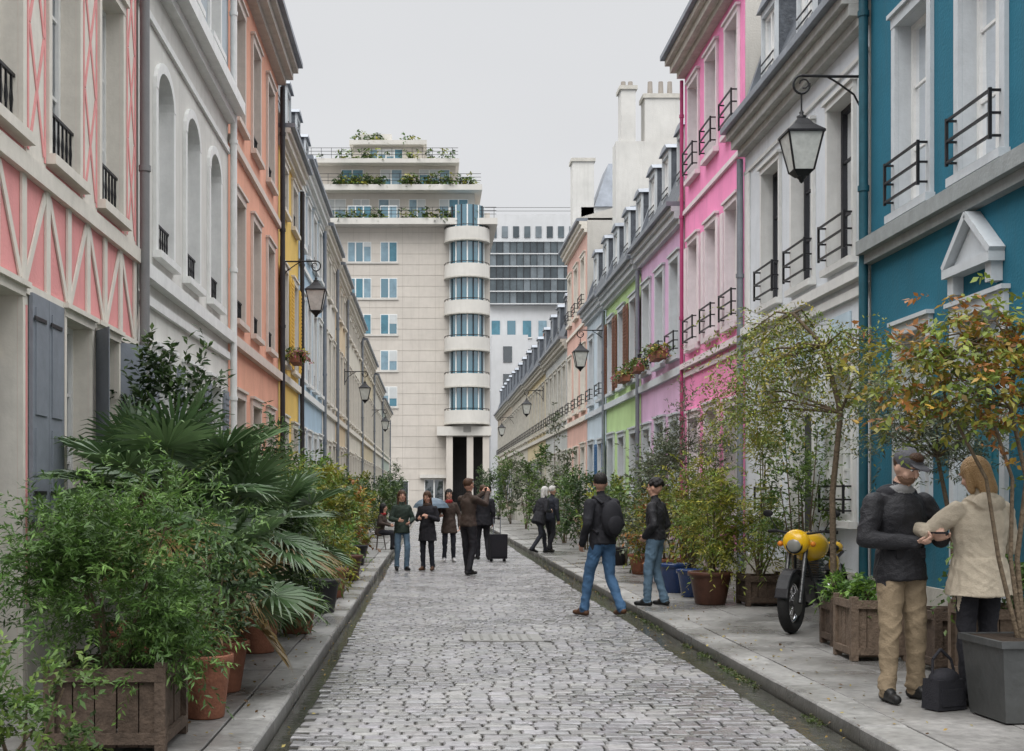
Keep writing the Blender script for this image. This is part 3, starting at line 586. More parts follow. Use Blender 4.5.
def palm(name,x,y,z0,h,n=18,R=.5,seed=2,pet=.55,pal=((.065,.12,.045),(.09,.15,.06),(.055,.10,.04))):
    rng=np.random.default_rng(seed); Gp=Group(name,(x,y,z0)); T=Gp.p('trunk'); V=[];F=[];C=[]
    T.cyl((x,y,z0-.05),(x,y,z0+h),.075,.06,mat('palm_fibre',(.10,.07,.045),1,.4,25,1,40),12)
    for i in range(n):
        a=i*2.4+rng.uniform(-.2,.2); el=math.radians(rng.uniform(-12,80) if i>4 else rng.uniform(-50,-10)); l=pet*rng.uniform(.8,1.25); r=R*rng.uniform(.85,1.15)
        d=Vector((math.cos(a)*math.cos(el),math.sin(a)*math.cos(el),math.sin(el))); b=Vector((x,y,z0+h)); e=b+d*l+Vector((0,0,-.1*l)) 
        T.tube([b,b+d*l*.5+Vector((0,0,.02)),e],.011,mat('palm_petiole',(.10,.15,.05),.6),5,.007)
        d2=(d+Vector((0,0,-.25))).normalized(); s=d2.cross(Vector((0,0,1)))
        if s.length<.1: s=Vector((1,0,0))
        s.normalize(); nn=s.cross(d2).normalized(); nb=30; tone=rng.uniform(.7,1.3); base=np.array(pal[rng.integers(0,len(pal))])*tone
        if i<3: base=np.array((.22,.15,.06))
        for k in range(nb):
            t=math.radians(-125+250*k/(nb-1)); rr=r*(.75+.25*math.cos(t*.7))*rng.uniform(.92,1.06)
            dr=d2*math.cos(t)+s*math.sin(t)+nn*(.22*abs(math.sin(t))); dr.normalize(); w=.019; pd=(-d2*math.sin(t)+s*math.cos(t)) 
            fold=nn*(.012 if k%2 else -.012)
            p0=e; p1=e+dr*rr*.5; dd=(rng.uniform(.12,.4)); p2=e+dr*rr*.85+Vector((0,0,-dd*rr*.25)); p3=e+dr*rr*(1.0)+Vector((0,0,-dd*rr*.6))
            o=len(V); V+= [p0-pd*.003,p0+pd*.003,p1-pd*w*.8+fold,p1+pd*w*.8-fold,p2-pd*w*.45,p2+pd*w*.45,p3-pd*.002,p3+pd*.002]
            F+= [(o,o+1,o+3,o+2),(o+2,o+3,o+5,o+4),(o+4,o+5,o+7,o+6)]
            c=base*rng.uniform(.8,1.2); C+=[tuple(c)]*6+[tuple(c*.9+np.array((.03,.02,0)))]*2
    V=np.array([tuple(v) for v in V])-np.array([x,y,z0]); V[:,2]=np.maximum(V[:,2],-(z0-.11))
    o=npmesh('fronds',V,F,[PLEAF],np.array(C)); Gp.extra.append(o); Gp.build()
def wood_planter(x,y,w,h,m=WOODP,rz=0,name='wooden_planter'):
    g=Group(name,(x,y,.1),rz,False); P=g.p('box'); n=max(3,int(w/.11)); a=w/2
    for i in range(n):
        u0=-a+w*i/n+.004;u1=-a+w*(i+1)/n-.004; j=random.uniform(-.004,.004)
        for s in (-1,1):
            P.box(u0,u1,s*(a-.012)-.012+j,s*(a-.012)+.012+j,.03,h-.03,m); P.box(s*(a-.012)-.012+j,s*(a-.012)+.012+j,u0,u1,.03,h-.035,m)
    for s in(-1,1):
        for t in(-1,1): P.box(s*a-.03,s*a+.03,t*a-.03,t*a+.03,0,h+.01,m)
        P.box(-a-.02,a+.02,s*(a+.018)-.014,s*(a+.018)+.014,h-.09,h-.02,m); P.box(s*(a+.018)-.014,s*(a+.018)+.014,-a+.0,a-.0,h-.088,h-.022,m)
        P.box(-a-.02,a+.02,s*(a+.018)-.014,s*(a+.018)+.014,.05,.11,m); P.box(s*(a+.018)-.014,s*(a+.018)+.014,-a,a,.052,.108,m)
    g.p('soil').box(-a+.02,a-.02,-a+.02,a-.02,h-.15,h-.06,SOIL); g.build()
def pot(x,y,r,h,m,name='plant_pot'):
    g=Group(name,(x,y,.1),0,False); g.p('vessel').lathe((0,0,0),[(.01,0),(r*.68,0),(r*.72,.01),(r*.95,h*.84),(r*.96,h*.85),(r*1.06,h*.86),(r*1.07,h*.98),(r*1.04,h),(r*.96,h),(r*.93,h*.9),(.01,h*.9)],m,24)
    g.p('soil').lathe((0,0,0),[(.005,h*.915),(r*.93,h*.905)],SOIL,20); g.build()
BLUEPOT=mat('blue_glaze',(.012,.035,.12),.15,.25,6,.05,spec=.6); BLACKP=mat('black_plastic',(.02,.02,.022),.5,.2,6,.1); ZPL=mat('zinc_planter_metal',(.09,.095,.10),.5,.35,5,.2,20,.4,.5); BRP=mat('brown_glaze',(.10,.045,.03),.4,.3,6,.1)
PWL=mat('planter_wood_light',(.15,.11,.08),.85,.35,14,.5,50)
# left side plants
wood_planter(-1.76,7.35,.6,.48)
bush('fern_leaf_shrub',-1.8,7.35,.5,.62,.5,.98,[(.06,.12,.025),(.085,.15,.035),(.04,.08,.018)],n=1500,m=14,ll=.052,lw=.014,L=.2,droop=.25,clumps=22,open_=.75)
bush('small_shrub',-1.9,6.0,.1,.3,.4,.62,G1,n=320,m=10,ll=.05,lw=.02,L=.16)
for (x,y,r,h) in ((-1.42,8.2,.17,.4),(-1.9,8.7,.22,.42),(-1.5,9.3,.2,.36),(-1.75,10.2,.24,.42),(-1.55,11.6,.22,.4),(-2.2,9.6,.25,.45)): pot(x,y,r,h,TERRA,'terracotta_pot')
palm('fan_palm',-1.95,9.6,.5,.95,24,.5,3,.55); palm('fan_palm',-1.62,10.4,.45,.75,22,.48,8,.5); palm('fan_palm',-1.5,11.8,.45,.7,18,.45,12,.45); palm('fan_palm',-2.35,10.8,.45,1.1,16,.48,22,.5)
palm('fan_palm',-1.5,9.2,.42,.45,14,.4,17,.4)
bush('laurel_shrub',-2.5,12.3,.1,.55,.6,2.6,GD,n=500,m=10,ll=.1,lw=.04,L=.3,droop=.1)
bush('dark_shrub',-1.5,8.5,.45,.35,.4,.6,GD,n=350,m=10,ll=.06,lw=.025,L=.2)
bush('shrub',-1.55,12.6,.1,.5,.6,1.5,GD,n=520,m=10,ll=.08,lw=.025,L=.28,droop=.4)
bush('shrub',-1.5,14.2,.1,.45,.8,1.6,G1,n=560,m=10,ll=.08,lw=.025,L=.28,droop=.4)
bush('shrub',-2.2,14.8,.1,.6,.7,2.1,GD,n=480,m=9,ll=.1,lw=.035,L=.3)
bush('shrub',-1.7,16.8,.1,.45,.8,1.8,GY,n=520,m=9,ll=.09,lw=.03,L=.3,droop=.4)
bush('shrub',-2.2,18.5,.1,.6,.8,2.2,G1,n=450,m=9,ll=.1,lw=.035,L=.3)
bush('shrub',-1.7,20.2,.1,.45,.8,1.9,GY,n=450,m=9,ll=.1,lw=.035,L=.3)
for i,(y,x,h,pl) in enumerate([(22.5,-1.9,1.7,GB),(25,-1.9,2.0,G1),(27.5,-1.95,1.5,GA),(31,-2.1,1.8,GD),(35.5,-2.2,1.6,G1),(40,-2.3,2.0,GY),(46,-2.3,1.9,GD),(54,-2.3,2.1,G1),(64,-2.3,2.2,GD),(76,-2.3,2.4,G1),(90,-2.3,3.5,GD)]):
    k=1+min(y,60)/110; bush('shrub',x,y,.1,.45*k,.9*k,h,pl,n=240,m=7,ll=.1*k,lw=.04*k,L=.25*k,clumps=10)
for (x,y,r,h) in ((-1.35,13.2,.2,.36),(-1.3,15.5,.22,.4),(-1.35,17.8,.22,.4),(-1.4,19,.2,.36),(-1.35,21.3,.24,.42),(-1.5,23.6,.22,.38),(-1.5,26,.24,.4),(-1.6,29,.24,.4)): pot(x,y,r,h,random.choice([TERRA,BLACKP,BRP]))
# right side plants
wood_planter(3.80,11.2,.44,.53,PWL); wood_planter(3.90,12.2,.32,.42); wood_planter(4.25,16.6,.5,.4,WOODP); wood_planter(4.25,9.6,.55,.6,PWL)
wood_planter(4.25,10.5,.5,.5)
g=Group('zinc_planter',(3.72,8.15,.1),.06,False); P=g.p('box'); P.box(-.27,.27,-.27,.27,.01,.5,ZPL,.86)
for s in(-1,1): P.box(-.285,.285,s*.27-.015,s*.27+.015,.47,.512,ZPL); P.box(s*.27-.015,s*.27+.015,-.254,.254,.47,.51,ZPL)
g.p('soil').box(-.25,.25,-.25,.25,.5,.506,SOIL); g.build()
tree('maple_tree',3.72,8.15,.6,[(3.72,8.15,.6),(3.68,8.15,1.1),(3.74,8.15,1.6),(3.66,8.2,2.05),(3.7,8.2,2.4)],
  [(3.1,8.0,2.3),(3.35,8.3,2.6),(2.95,8.3,2.45),(2.85,8.1,2.15),(3.9,8.0,2.55),(4.2,8.3,2.3),(4.4,8.1,2.0),(3.6,8.2,2.65),(3.9,8.4,2.0),(4.3,8.0,2.6),(3.3,7.9,2.1),(4.2,8.2,1.75),(3.6,8.0,2.3),(4.0,8.1,2.3),(3.25,8.1,2.4),(3.15,8.4,2.0)],GA,r=.02,n=38,m=9,ll=.058,lw=.03,L=.2,droop=.3,spread=.14,seed=4,stems=4)
tree('robinia_tree',3.95,12.7,.6,[(3.95,12.7,.1),(3.93,12.7,1.5),(3.98,12.6,2.3),(3.85,12.7,2.95),(3.6,12.9,3.3)],
  [(3.3,13.2,3.2),(3.1,13.4,2.8),(3.5,13.8,3.1),(3.25,13.8,2.6),(3.9,13.2,3.2),(4.3,12.6,2.9),(3.4,12.6,2.8),(4.3,12.1,2.7),(3.15,14.1,2.3),(4.4,13.2,2.6),(3.2,13.2,2.4),(3.6,13.3,2.9),(4.1,12.3,3.0),(3.3,14.2,2.7)],[(.12,.17,.035),(.17,.19,.035),(.21,.18,.035)],r=.035,n=54,m=14,ll=.046,lw=.021,L=.5,droop=.8,spread=.15,seed=6)
tree('olive_tree',4.25,10.5,.6,[(4.25,10.5,.5),(4.22,10.5,1.2),(4.1,10.5,1.8)],[(3.7,10.4,2.3),(3.9,10.6,2.45),(4.3,10.3,2.4),(3.65,10.5,2.0),(4.5,10.5,2.1),(4.1,10.2,2.1),(4.4,10.7,1.8),(4.0,10.4,2.2)],GO,r=.03,n=60,m=12,ll=.055,lw=.014,L=.24,droop=.2,spread=.17,seed=9)
bush('grass_clump',3.90,12.2,.46,.18,.18,.26,GB,n=90,m=8,ll=.08,lw=.018,L=.15,droop=.6)
bush('green_shrub',3.80,11.2,.56,.22,.22,.2,GB,n=120,m=8,ll=.06,lw=.025,L=.12,droop=.5)
bush('hanging_plant',4.25,9.6,.65,.35,.35,.4,G1,n=240,m=9,ll=.06,lw=.03,L=.25,droop=.6)
bush('tall_shrub',4.45,15.6,.1,.32,.5,2.5,G1,n=340,m=9,ll=.07,lw=.028,L=.3,clumps=12)
bush('bamboo',4.2,16.6,.45,.5,.6,1.9,GY,n=420,m=10,ll=.1,lw=.02,L=.35,droop=.5)
bush('yellow_shrub',3.65,16.9,.4,.42,.5,1.4,GY,n=420,m=10,ll=.08,lw=.02,L=.32,droop=.5)
bush('shrub',3.75,18.6,.4,.5,.6,1.5,GY,n=420,m=10,ll=.08,lw=.025,L=.3,droop=.4)
bush('olive_shrub',4.1,21,.4,.6,.9,2.9,GO,n=560,m=10,ll=.09,lw=.022,L=.35,droop=.2)
bush('shrub',3.7,20.5,.3,.45,.6,1.3,GA,n=300,m=9,ll=.08,lw=.03,L=.3)
for i,(y,x,h,pl) in enumerate([(23.3,4.0,2.3,GO),(26,3.9,1.8,G1),(29.5,3.9,1.7,GY),(33.5,4.0,1.8,GD),(38,3.9,2.1,G1),(42,4.0,3.7,GO),(47,4.0,3.0,G1),(54,4.0,3.4,GO),(63,3.9,3.0,G1),(74,3.9,2.8,GD),(88,3.9,3.2,GD)]):
    k=1+min(y,60)/110; bush('shrub',x,y,.1,.45*k,.8*k,h,pl,n=260,m=7,ll=.1*k,lw=.04*k,L=.25*k,clumps=10)
for (x,y,r,h,m) in ((3.5,18.7,.24,.42,BLUEPOT),(3.62,17.9,.22,.38,BLUEPOT),(3.6,16.7,.27,.42,BRP),(3.75,20.5,.25,.4,TERRA),(3.75,23,.24,.36,TERRA),(3.7,26,.24,.36,BLACKP)): pot(x,y,r,h,m)
def wbox(sd,u,z):
    g=Group('flower_box',(fx(sd,.25),u,z)); P=g.p('trough'); FB(P,sd,u-.42,u+.42,.15,.33,z,z+.15,TERRA); lv=Leaves(); rng=np.random.default_rng(int(u*10))
    st=np.stack([fx(sd,.25)+rng.normal(0,.05,90),u+rng.uniform(-.42,.42,90),z+.15+rng.uniform(0,.1,90)],1); d=rng.normal(0,1,(90,3)); d[:,2]=abs(d[:,2])*.6
    lv.twigs(st,d,.25,7,.07,.05,.6,G1+[(.3,.1,.12),(.3,.25,.05)],rng); o=lv.obj('flowers'); relocate(o,fx(sd,.25),u,z,False); g.extra.append(o); g.build()
for a in ((1,26,4.2),(1,28.6,4.2),(-1,26.8,4.2),(1,30.6,4.15)): wbox(*a)
lv=Leaves(); rng=np.random.default_rng(5)
for (x0,x1,y,z,n) in ((-9,4.2,114.9,29.0,520),(-10,5.2,114.1,25.8,300),(-7,-1,118,33.6,90),(-10,2,116.2,31.6,160)):
    st=np.stack([rng.uniform(x0,x1,n),y+rng.uniform(0,.5,n),z+rng.uniform(0,.45,n)*(1+np.sin(np.arange(n)))],1); k=np.sin(st[:,0]*2.3)+np.sin(st[:,0]*.9+1)>-.5; st=st[k]; n=len(st); d=rng.normal(0,1,(n,3)); d[:,2]=abs(d[:,2]); lv.twigs(st,d,.6,5,.35,.2,.5,G1+GD+GY,rng)
lv.obj('terrace_plants')
lv=Leaves(); n=1100; yy=7+rng.gamma(1.5,5,n); cl=np.sin(yy*3.1)+np.sin(yy*7.3+1)+np.sin(yy*1.3); k=cl>.1; yy=yy[k]; n=len(yy)
st=np.stack([2.555+rng.normal(0,.022,n),yy,np.full(n,-.012)],1); d=rng.normal(0,.6,(n,3)); d[:,2]=1; lv.twigs(st,d,.028,4,.028,.012,.3,[(.045,.07,.018),(.06,.085,.022),(.07,.07,.03)],rng); lv.obj('kerb_weeds')
lv=Leaves(); n=800; st=np.stack([np.where(rng.random(n)<.5,rng.uniform(2.3,3.3,n),rng.uniform(-1.6,-.8,n)),6+rng.uniform(0,22,n),np.full(n,.0)],1)
st[:,2]=np.where((st[:,0]>2.58)|(st[:,0]<-1.0),.108,.012); d=rng.normal(0,1,(n,3)); d[:,2]=.02
lv.twigs(st,d,.01,1,.035,.02,0,[(.2,.13,.03),(.12,.07,.03),(.25,.2,.05)],rng,jit=.1); lv.obj('fallen_leaves')
# ------------------------------------------------------------------ wall lanterns
def lantern(sd,u,z,reach=.72,drop=.14):
    g=Group('wall_lantern',(fx(sd,0),u,z)); A=g.p('bracket'); X=lambda n:fx(sd,n)
    A.tube([(X(0.02),u,z+.02),(X(reach*.5),u,z+.02),(X(reach),u,z+.03)],.016,IRON,8)
    A.tube([(X(.02),u,z-.38),(X(.12),u,z-.18),(X(.3),u,z-.05),(X(.42),u,z+.02)],.011,IRON,6)
    A.box(min(X(0),X(.03)),max(X(0),X(.03)),u-.035,u+.035,z-.45,z+.12,IRON)
    c=[(X(reach+.09*math.cos(t)),u,z-.07+.1*math.sin(t)) for t in np.linspace(math.pi*.5,-math.pi*1.05,12)]; A.tube(c,.013,IRON,6)
    c=[(X(reach*.96+.05*math.cos(t)),u,z-.06+.05*math.sin(t)) for t in np.linspace(0,math.pi*1.6,8)]; A.tube(c,.009,IRON,5)
    lx=X(reach); A.tube([(lx,u,z-.16),(lx,u,z-.2-drop)],.009,IRON,6); zt=z-.17-drop; A.cyl((lx,u,zt-.05),(lx,u,zt+.02),.012,.012,IRON,6)
    L=g.p('lantern'); B=g.p('panes')
    def ring(r,zz): return [(lx+r*math.cos(math.pi/4+i*math.pi/2),u+r*math.sin(math.pi/4+i*math.pi/2),zz) for i in range(4)]
    z1,z2,z3,z4=zt-.08,zt-.16,zt-.24,zt-.66
    L.hexa(ring(.16,z2)+ring(.075,z1),IRON); L.hexa(ring(.29,z3)+ring(.165,z2-.002),IRON); L.hexa(ring(.295,z3-.025)+ring(.295,z3-.001),IRON)
    L.lathe((lx,u,z1),[(.05,0),(.055,.03),(.02,.05),(.028,.07),(.005,.1)],IRON,10)
    a,b=ring(.265,z3-.026),ring(.15,z4)
    for i in range(4):
        j=(i+1)%4; B.face([a[i],a[j],b[j],b[i]],LGLASS); L.tube([a[i],b[i]],.013,IRON,5)
    L.hexa(ring(.08,z4-.06)+ring(.165,z4+.004),IRON); L.lathe((lx,u,z4-.13),[(.003,0),(.025,.02),(.03,.04),(.06,.07)],IRON,10)
    g.build()
lantern(1,14.35,6.1,.70,.2); lantern(1,35.3,5.95); lantern(1,55,5.9); lantern(1,74,5.9); lantern(-1,26,6.15); lantern(-1,45.5,5.8); lantern(-1,66,5.8)
# ------------------------------------------------------------------ people
def mcol(name,c,r=.8,b=.3,spec=.25): return mat(name,c,r,.14,9,b,90,0,0,spec)
SKIN=mcol('skin',(.50,.29,.21),.55,.05); SKIN2=mcol('skin_light',(.52,.33,.25),.55,.05)
def rotm(yaw,pitch): return Matrix.Rotation(yaw,3,'Z')@Matrix.Rotation(-pitch,3,'X')
def human(name,x,y,z,hd,H,C,pose=None,vox=.012,female=False,hem=.88,hair='short',cap=False,wide=1.0,seated=0,bulk=1.0):
    pose=pose or {}; pr=[]; lean=pose.get('lean',0); dz=-seated
    U=lambda a,b,c:np.array([a,b+lean*(c-.93)/.5,c+dz],float)
    def cone(p0,p1,r0,r1,m,fl=1,flat=False): pr.append(('c',np.array(p0,float),np.array(p1,float),r0,r1,m,fl,flat))
    def ell(c,r,m,R=None): pr.append(('e',np.array(c,float),np.array(r,float),np.array(R if R is not None else Matrix.Identity(3)),m))
    J,Pn,Sh,Sk,Hr=C['top'],C['pants'],C['shoes'],C.get('skin',SKIN),C['hair']
    sw=.178*wide if not female else .158*wide
    cone(U(0,0,.98),U(0,0,1.12),.152*wide,.15*wide,J,.76*bulk); cone(U(0,0,1.12),U(0,.0,1.28),.152*wide,.17*wide,J,.74*bulk); cone(U(0,0,1.26),U(0,-.005,1.35),.165*wide,.13*wide,J,.72*bulk)
    cone(U(-sw+.02,-.01,1.365),U(sw-.02,-.01,1.365),.072,.072,J,.95); cone(U(-.07,-.015,1.41),U(.07,-.015,1.41),.055,.055,J,.95)
    hp=.155*wide if female else .145*wide
    cone(U(0,0,hem),U(0,0,1.04),(hp+.028 if hem>.8 else hp+.05),.155*wide,J,.8*bulk,True)
    ell(U(0,-.01,.92),(hp,.12,.1),Pn)
    cone(U(0,-.01,1.40),U(0,.012,1.52),.056,.052,Sk); cone(U(0,-.01,1.41),U(0,-.002,1.475),.088,.072,C.get('collar',J),.95,True)
    dflt={'eL':(-.25,-.03,1.12),'wL':(-.25,.05,.87),'eR':(.25,-.03,1.12),'wR':(.25,.05,.87),'kL':(-.1,.03,.5),'aL':(-.11,-.02,.09),'kR':(.1,.03,.5),'aR':(.11,-.02,.09)}
    dflt.update({k:v for k,v in pose.items() if k in dflt}); q={k:np.array(v,float) for k,v in dflt.items()}
    for s,S in ((-1,'L'),(1,'R')):
        sh=U(s*sw,-.01,1.37); e,w=q['e'+S],q['w'+S]
        if f'e{S}' not in pose: e=e+np.array([0,lean*.4,dz])
        if f'w{S}' not in pose: w=w+np.array([0,lean*.1,dz])
        k_=(.93 if female else 1)*(1+(bulk-1)*.8)
        cone(sh,e,.070*k_,.056*k_,J); cone(e,w,.057*k_,.043*k_,J); d=(w-e)/np.linalg.norm(w-e); cone(w-d*.03,w+d*.012,.045*k_,.044*k_,J,1,True)
        hdv=np.array(pose.get('h'+S,d),float); hdv/=np.linalg.norm(hdv)
        pn=np.array(pose.get('n'+S,(-s*1.0,.15,0)),float); pn-=hdv*pn.dot(hdv); pn/=max(np.linalg.norm(pn),1e-6); sd=np.cross(hdv,pn)
        if np.dot(sd,np.array([0,1,.2]))<0: sd=-sd
        Rm=np.stack([sd,hdv,pn],1); cone(w-d*.02,w+hdv*.03,.03,.03,Sk); ell(w+hdv*.058,(.04,.05,.018),Sk,Rm)
        for i,(o,l) in enumerate(((.030,.066),(.010,.075),(-.010,.07),(-.029,.055))):
            b=w+hdv*.09+sd*o; cu=.35+.1*i+pose.get('curl',.0); f1=hdv*math.cos(cu)+pn*math.sin(cu); f2=hdv*math.cos(cu*2.4)+pn*math.sin(cu*2.4)
            cone(b-hdv*.02,b+f1*l*.55,.0105,.0095,Sk); cone(b+f1*l*.55,b+f1*l*.55+f2*l*.5,.0095,.008,Sk)
        b=w+hdv*.03+sd*.035; t1=hdv*.65+sd*.65+pn*.25; t1/=np.linalg.norm(t1); cone(b-sd*.01,b+t1*.038,.014,.011,Sk); t2=hdv*.9+sd*.2+pn*.35; t2/=np.linalg.norm(t2); cone(b+t1*.038,b+t1*.038+t2*.03,.011,.009,Sk)
        hip=U(s*.085,0,.9) if not seated else U(s*.085,0,.93); kn,an=q['k'+S],q['a'+S]
        ft=math.radians(pose.get('f'+S,s*-9)); fd=np.array([math.sin(-ft),math.cos(-ft),0]) 
        tp=pose.get('t'+S,0)
        lw=1.0 if not female else .93; lw*=C.get('loose',1)
        cone(hip,kn,.094*lw,.068*lw,Pn); cone(kn,an,.068*lw,.052*lw,Pn); dd=(an-kn)/np.linalg.norm(an-kn); cone(an-dd*.08,an+dd*.01,.058*lw,.060*lw,Pn,1,True)
        heel=an-fd*.035+np.array([0,0,-.052+tp*.5]); toe=an+fd*.155+np.array([0,0,-.055-tp*.3]); toe[2]=max(toe[2],.034); heel[2]=max(heel[2],.036)
        cone(heel,toe,.038,.033,Sh); cone(heel,an+fd*.06+np.array([0,0,-.03]),.042,.04,Sh)
    N0=U(0,.012,1.515); R=rotm(pose.get('yaw',0),pose.get('pitch',0)); Rn=np.array(R); HS=1.06
    hp_=lambda a,b,c:N0+Rn@(np.array([a,b,c+.11],float)*HS)
    hE=lambda c,r,m:ell(c,tuple(v*HS for v in r),m,Rn)
    hE(hp_(0,-.012,.012),(.074,.092,.102),Sk); hE(hp_(0,.018,-.05),(.054,.062,.058),Sk); hE(hp_(0,.055,-.085),(.024,.022,.018),Sk)
    cone(hp_(0,.078,.018),hp_(0,.098,-.022),.008,.013,Sk) 
    for s in(-1,1): hE(hp_(s*.074,-.008,-.01),(.011,.02,.03),Sk); hE(hp_(s*.04,.052,-.03),(.024,.022,.022),Sk); hE(hp_(s*.03,.071,.032),(.025,.012,.008),Sk)
    if C.get('beard'): hE(hp_(0,.024,-.062),(.056,.063,.050),C['beard'])
    if hair=='short': hE(hp_(0,-.026,.036),(.082,.092,.09),Hr); hE(hp_(0,.03,.088),(.062,.055,.032),Hr)
    elif hair=='curly':
        for i in range(26):
            a=i*2.4; t=.1+.9*i/26; rr=math.sin(t*1.7)*.075; hE(hp_(rr*math.cos(a),-.025+rr*math.sin(a)*1.1,.04+.075*math.cos(t*1.7)),(.034,.034,.032),Hr)
    else:
        hE(hp_(0,-.024,.03),(.088,.1,.1),Hr); ln=.24 if hair=='long' else .13
        cone(hp_(0,-.06,.02),hp_(0,-.08,-ln),.082,.066,Hr,.8)
        for s in(-1,1): cone(hp_(s*.066,-.02,.03),hp_(s*.078,-.01,-ln*.85),.032,.026,Hr)
    if cap: hE(hp_(0,-.015,.05),(.088,.103,.078),C['cap']); hE(hp_(0,.1,.052),(.062,.072,.009),C['cap'])
    if C.get('hood'): ell(U(0,-.1,1.43),(.13,.075,.075),C['hood']); ell(U(-.08,-.03,1.435),(.05,.09,.05),C['hood']); ell(U(.08,-.03,1.435),(.05,.09,.05),C['hood'])
    if C.get('scarf'): ell(U(0,.01,1.46),(.09,.085,.05),C['scarf'])
    V=[];F=[]
    def lathe_(rings): 
        o=len(V); n=len(rings[0]) 
        for r in rings: V.extend(r)
        for j in range(len(rings)-1):
            for i in range(n): F.append((o+j*n+i,o+j*n+(i+1)%n,o+(j+1)*n+(i+1)%n,o+(j+1)*n+i))
        F.append(tuple(o+i for i in range(n))[::-1]); F.append(tuple(o+(len(rings)-1)*n+i for i in range(n)))
    n=16; ang=np.arange(n)*2*math.pi/n
    for p in pr:
        if p[0]=='c':
            _,a,b,r0,r1,m,fl,flat=p; d=b-a; L=np.linalg.norm(d); d=d/L; ref=np.array([0,0,1.]) if abs(d[2])<.9 else np.array([1.,0,0]); s=np.cross(d,ref); s/=np.linalg.norm(s); t=np.cross(d,s)
            prof=[(r0,0),(r1,L)] if flat else [(r0*math.cos(h),-r0*math.sin(h)) for h in np.linspace(1.45,0,5)]+[(r1*math.cos(h),L+r1*math.sin(h)) for h in np.linspace(0,1.45,5)]
            rings=[]
            for r,h in prof:
                c=a+d*h; pts=c+r*(np.cos(ang)[:,None]*s+np.sin(ang)[:,None]*t); cy=(a[1]+(b[1]-a[1])*min(max(h/L,0),1)); pts[:,1]=cy+(pts[:,1]-cy)*fl; rings.append([tuple(v) for v in pts])
            lathe_(rings)
        else:
            _,c,r,Rm,m=p; rings=[]
            for ph in np.linspace(.12,math.pi-.12,9):
                pts=np.stack([r[0]*math.sin(ph)*np.cos(ang),r[1]*math.sin(ph)*np.sin(ang),np.full(n,r[2]*math.cos(ph))],1)@Rm.T+c; rings.append([tuple(v) for v in pts])
            lathe_(rings)
    me=bpy.data.meshes.new('tmp'); me.from_pydata(V,[],F)
    bm=bmesh.new(); bm.from_mesh(me); bmesh.ops.recalc_face_normals(bm,faces=bm.faces); bm.to_mesh(me); bm.free()
    ob=bpy.data.objects.new('tmp',me); sc.collection.objects.link(ob)
    md=ob.modifiers.new('r','REMESH'); md.mode='VOXEL'; md.voxel_size=vox; md.adaptivity=0
    ms=ob.modifiers.new('s','SMOOTH'); ms.factor=.5; ms.iterations=4 if vox<.01 else 2
    dg=bpy.context.evaluated_depsgraph_get(); bme=bpy.data.meshes.new_from_object(ob.evaluated_get(dg)); bpy.data.objects.remove(ob)
    nv=len(bme.vertices); co=np.empty(nv*3,dtype=np.float32); bme.vertices.foreach_get('co',co); co=co.reshape(-1,3).astype(float)
    slots=[]; best=np.full(nv,9e9); bi=np.zeros(nv,int)
    for p in pr:
        m=p[5] if p[0]=='c' else p[4]
        if m not in slots: slots.append(m)
        k=slots.index(m)
        if p[0]=='c':
            _,a,b,r0,r1,_,fl,flat=p; ab=b-a; LL=ab.dot(ab); h=np.clip((co-a)@ab/LL,0,1); cc=a+h[:,None]*ab; df=co-cc; df[:,1]/=fl; D=np.linalg.norm(df,axis=1)-(r0+(r1-r0)*h)
        else:
            _,c,r,Rm,_=p; l=(co-c)@Rm; k0=np.linalg.norm(l/r,axis=1); k1=np.linalg.norm(l/(r*r),axis=1); D=k0*(k0-1)/np.maximum(k1,1e-6)
        u=D<best; best[u]=D[u]; bi[u]=k
    if not seated:
        jk,pk=slots.index(J),slots.index(Pn)
        if jk!=pk:
            bi[(bi==pk)&(co[:,2]>hem+.004)]=jk
            cen=(np.abs(co[:,0])<.16)&(co[:,2]<hem-.004)&(co[:,2]>.2); bi[(bi==jk)&cen]=pk
    nf=len(bme.polygons); bme.materials.clear()
    for m in slots: bme.materials.append(m)
    lt=np.empty(len(bme.loops),dtype=np.int32); bme.loops.foreach_get('vertex_index',lt); ls=np.empty(nf,dtype=np.int32); bme.polygons.foreach_get('loop_start',ls)
    fm=bi[lt[ls]]; fm2=bi[lt[ls+2]]; fm=np.where(fm==fm2,fm,bi[lt[ls+1]]); bme.polygons.foreach_set('material_index',fm.astype(np.int32)); bme.polygons.foreach_set('use_smooth',np.ones(nf,bool))
    jset={slots.index(J)}; cloth={slots.index(m) for m in (J,Pn) if m in slots}; nn=np.empty(nv*3,dtype=np.float32); bme.vertices.foreach_get('normal',nn); nn=nn.reshape(-1,3)
    for i in range(nv):
        if bi[i] in cloth:
            v=co[i]; w_=noise.noise((v[0]*4+x*3,v[1]*4,v[2]*4))*1.2
            r1=1-abs(noise.noise((v[0]*7+v[2]*5+w_+x,v[1]*7-v[2]*3,v[2]*8+v[0]*4)))*2
            r2=1-abs(noise.noise((v[0]*15-v[2]*9+x,v[1]*15+w_*2,v[2]*13)))*2
            a=noise.noise((v[0]*5+x*3,v[1]*5,v[2]*5))*.009+(r1-.5)*.008+(r2-.5)*.004; co[i]+=nn[i]*a
    bme.vertices.foreach_set('co',co.astype(np.float32).ravel()); bme.update()
    body=bpy.data.objects.new('body',bme); sc.collection.objects.link(body)
    g=Group(name,(x,y,z),math.radians(hd),False); g.extra.append(body)
    Fc=g.p('face'); EW=mcol('eye_white',(.7,.68,.65),.3,0); ED=mcol('iris_dark',(.03,.02,.015),.2,0); LP=mcol('lips',(.38,.13,.11),.5,0)
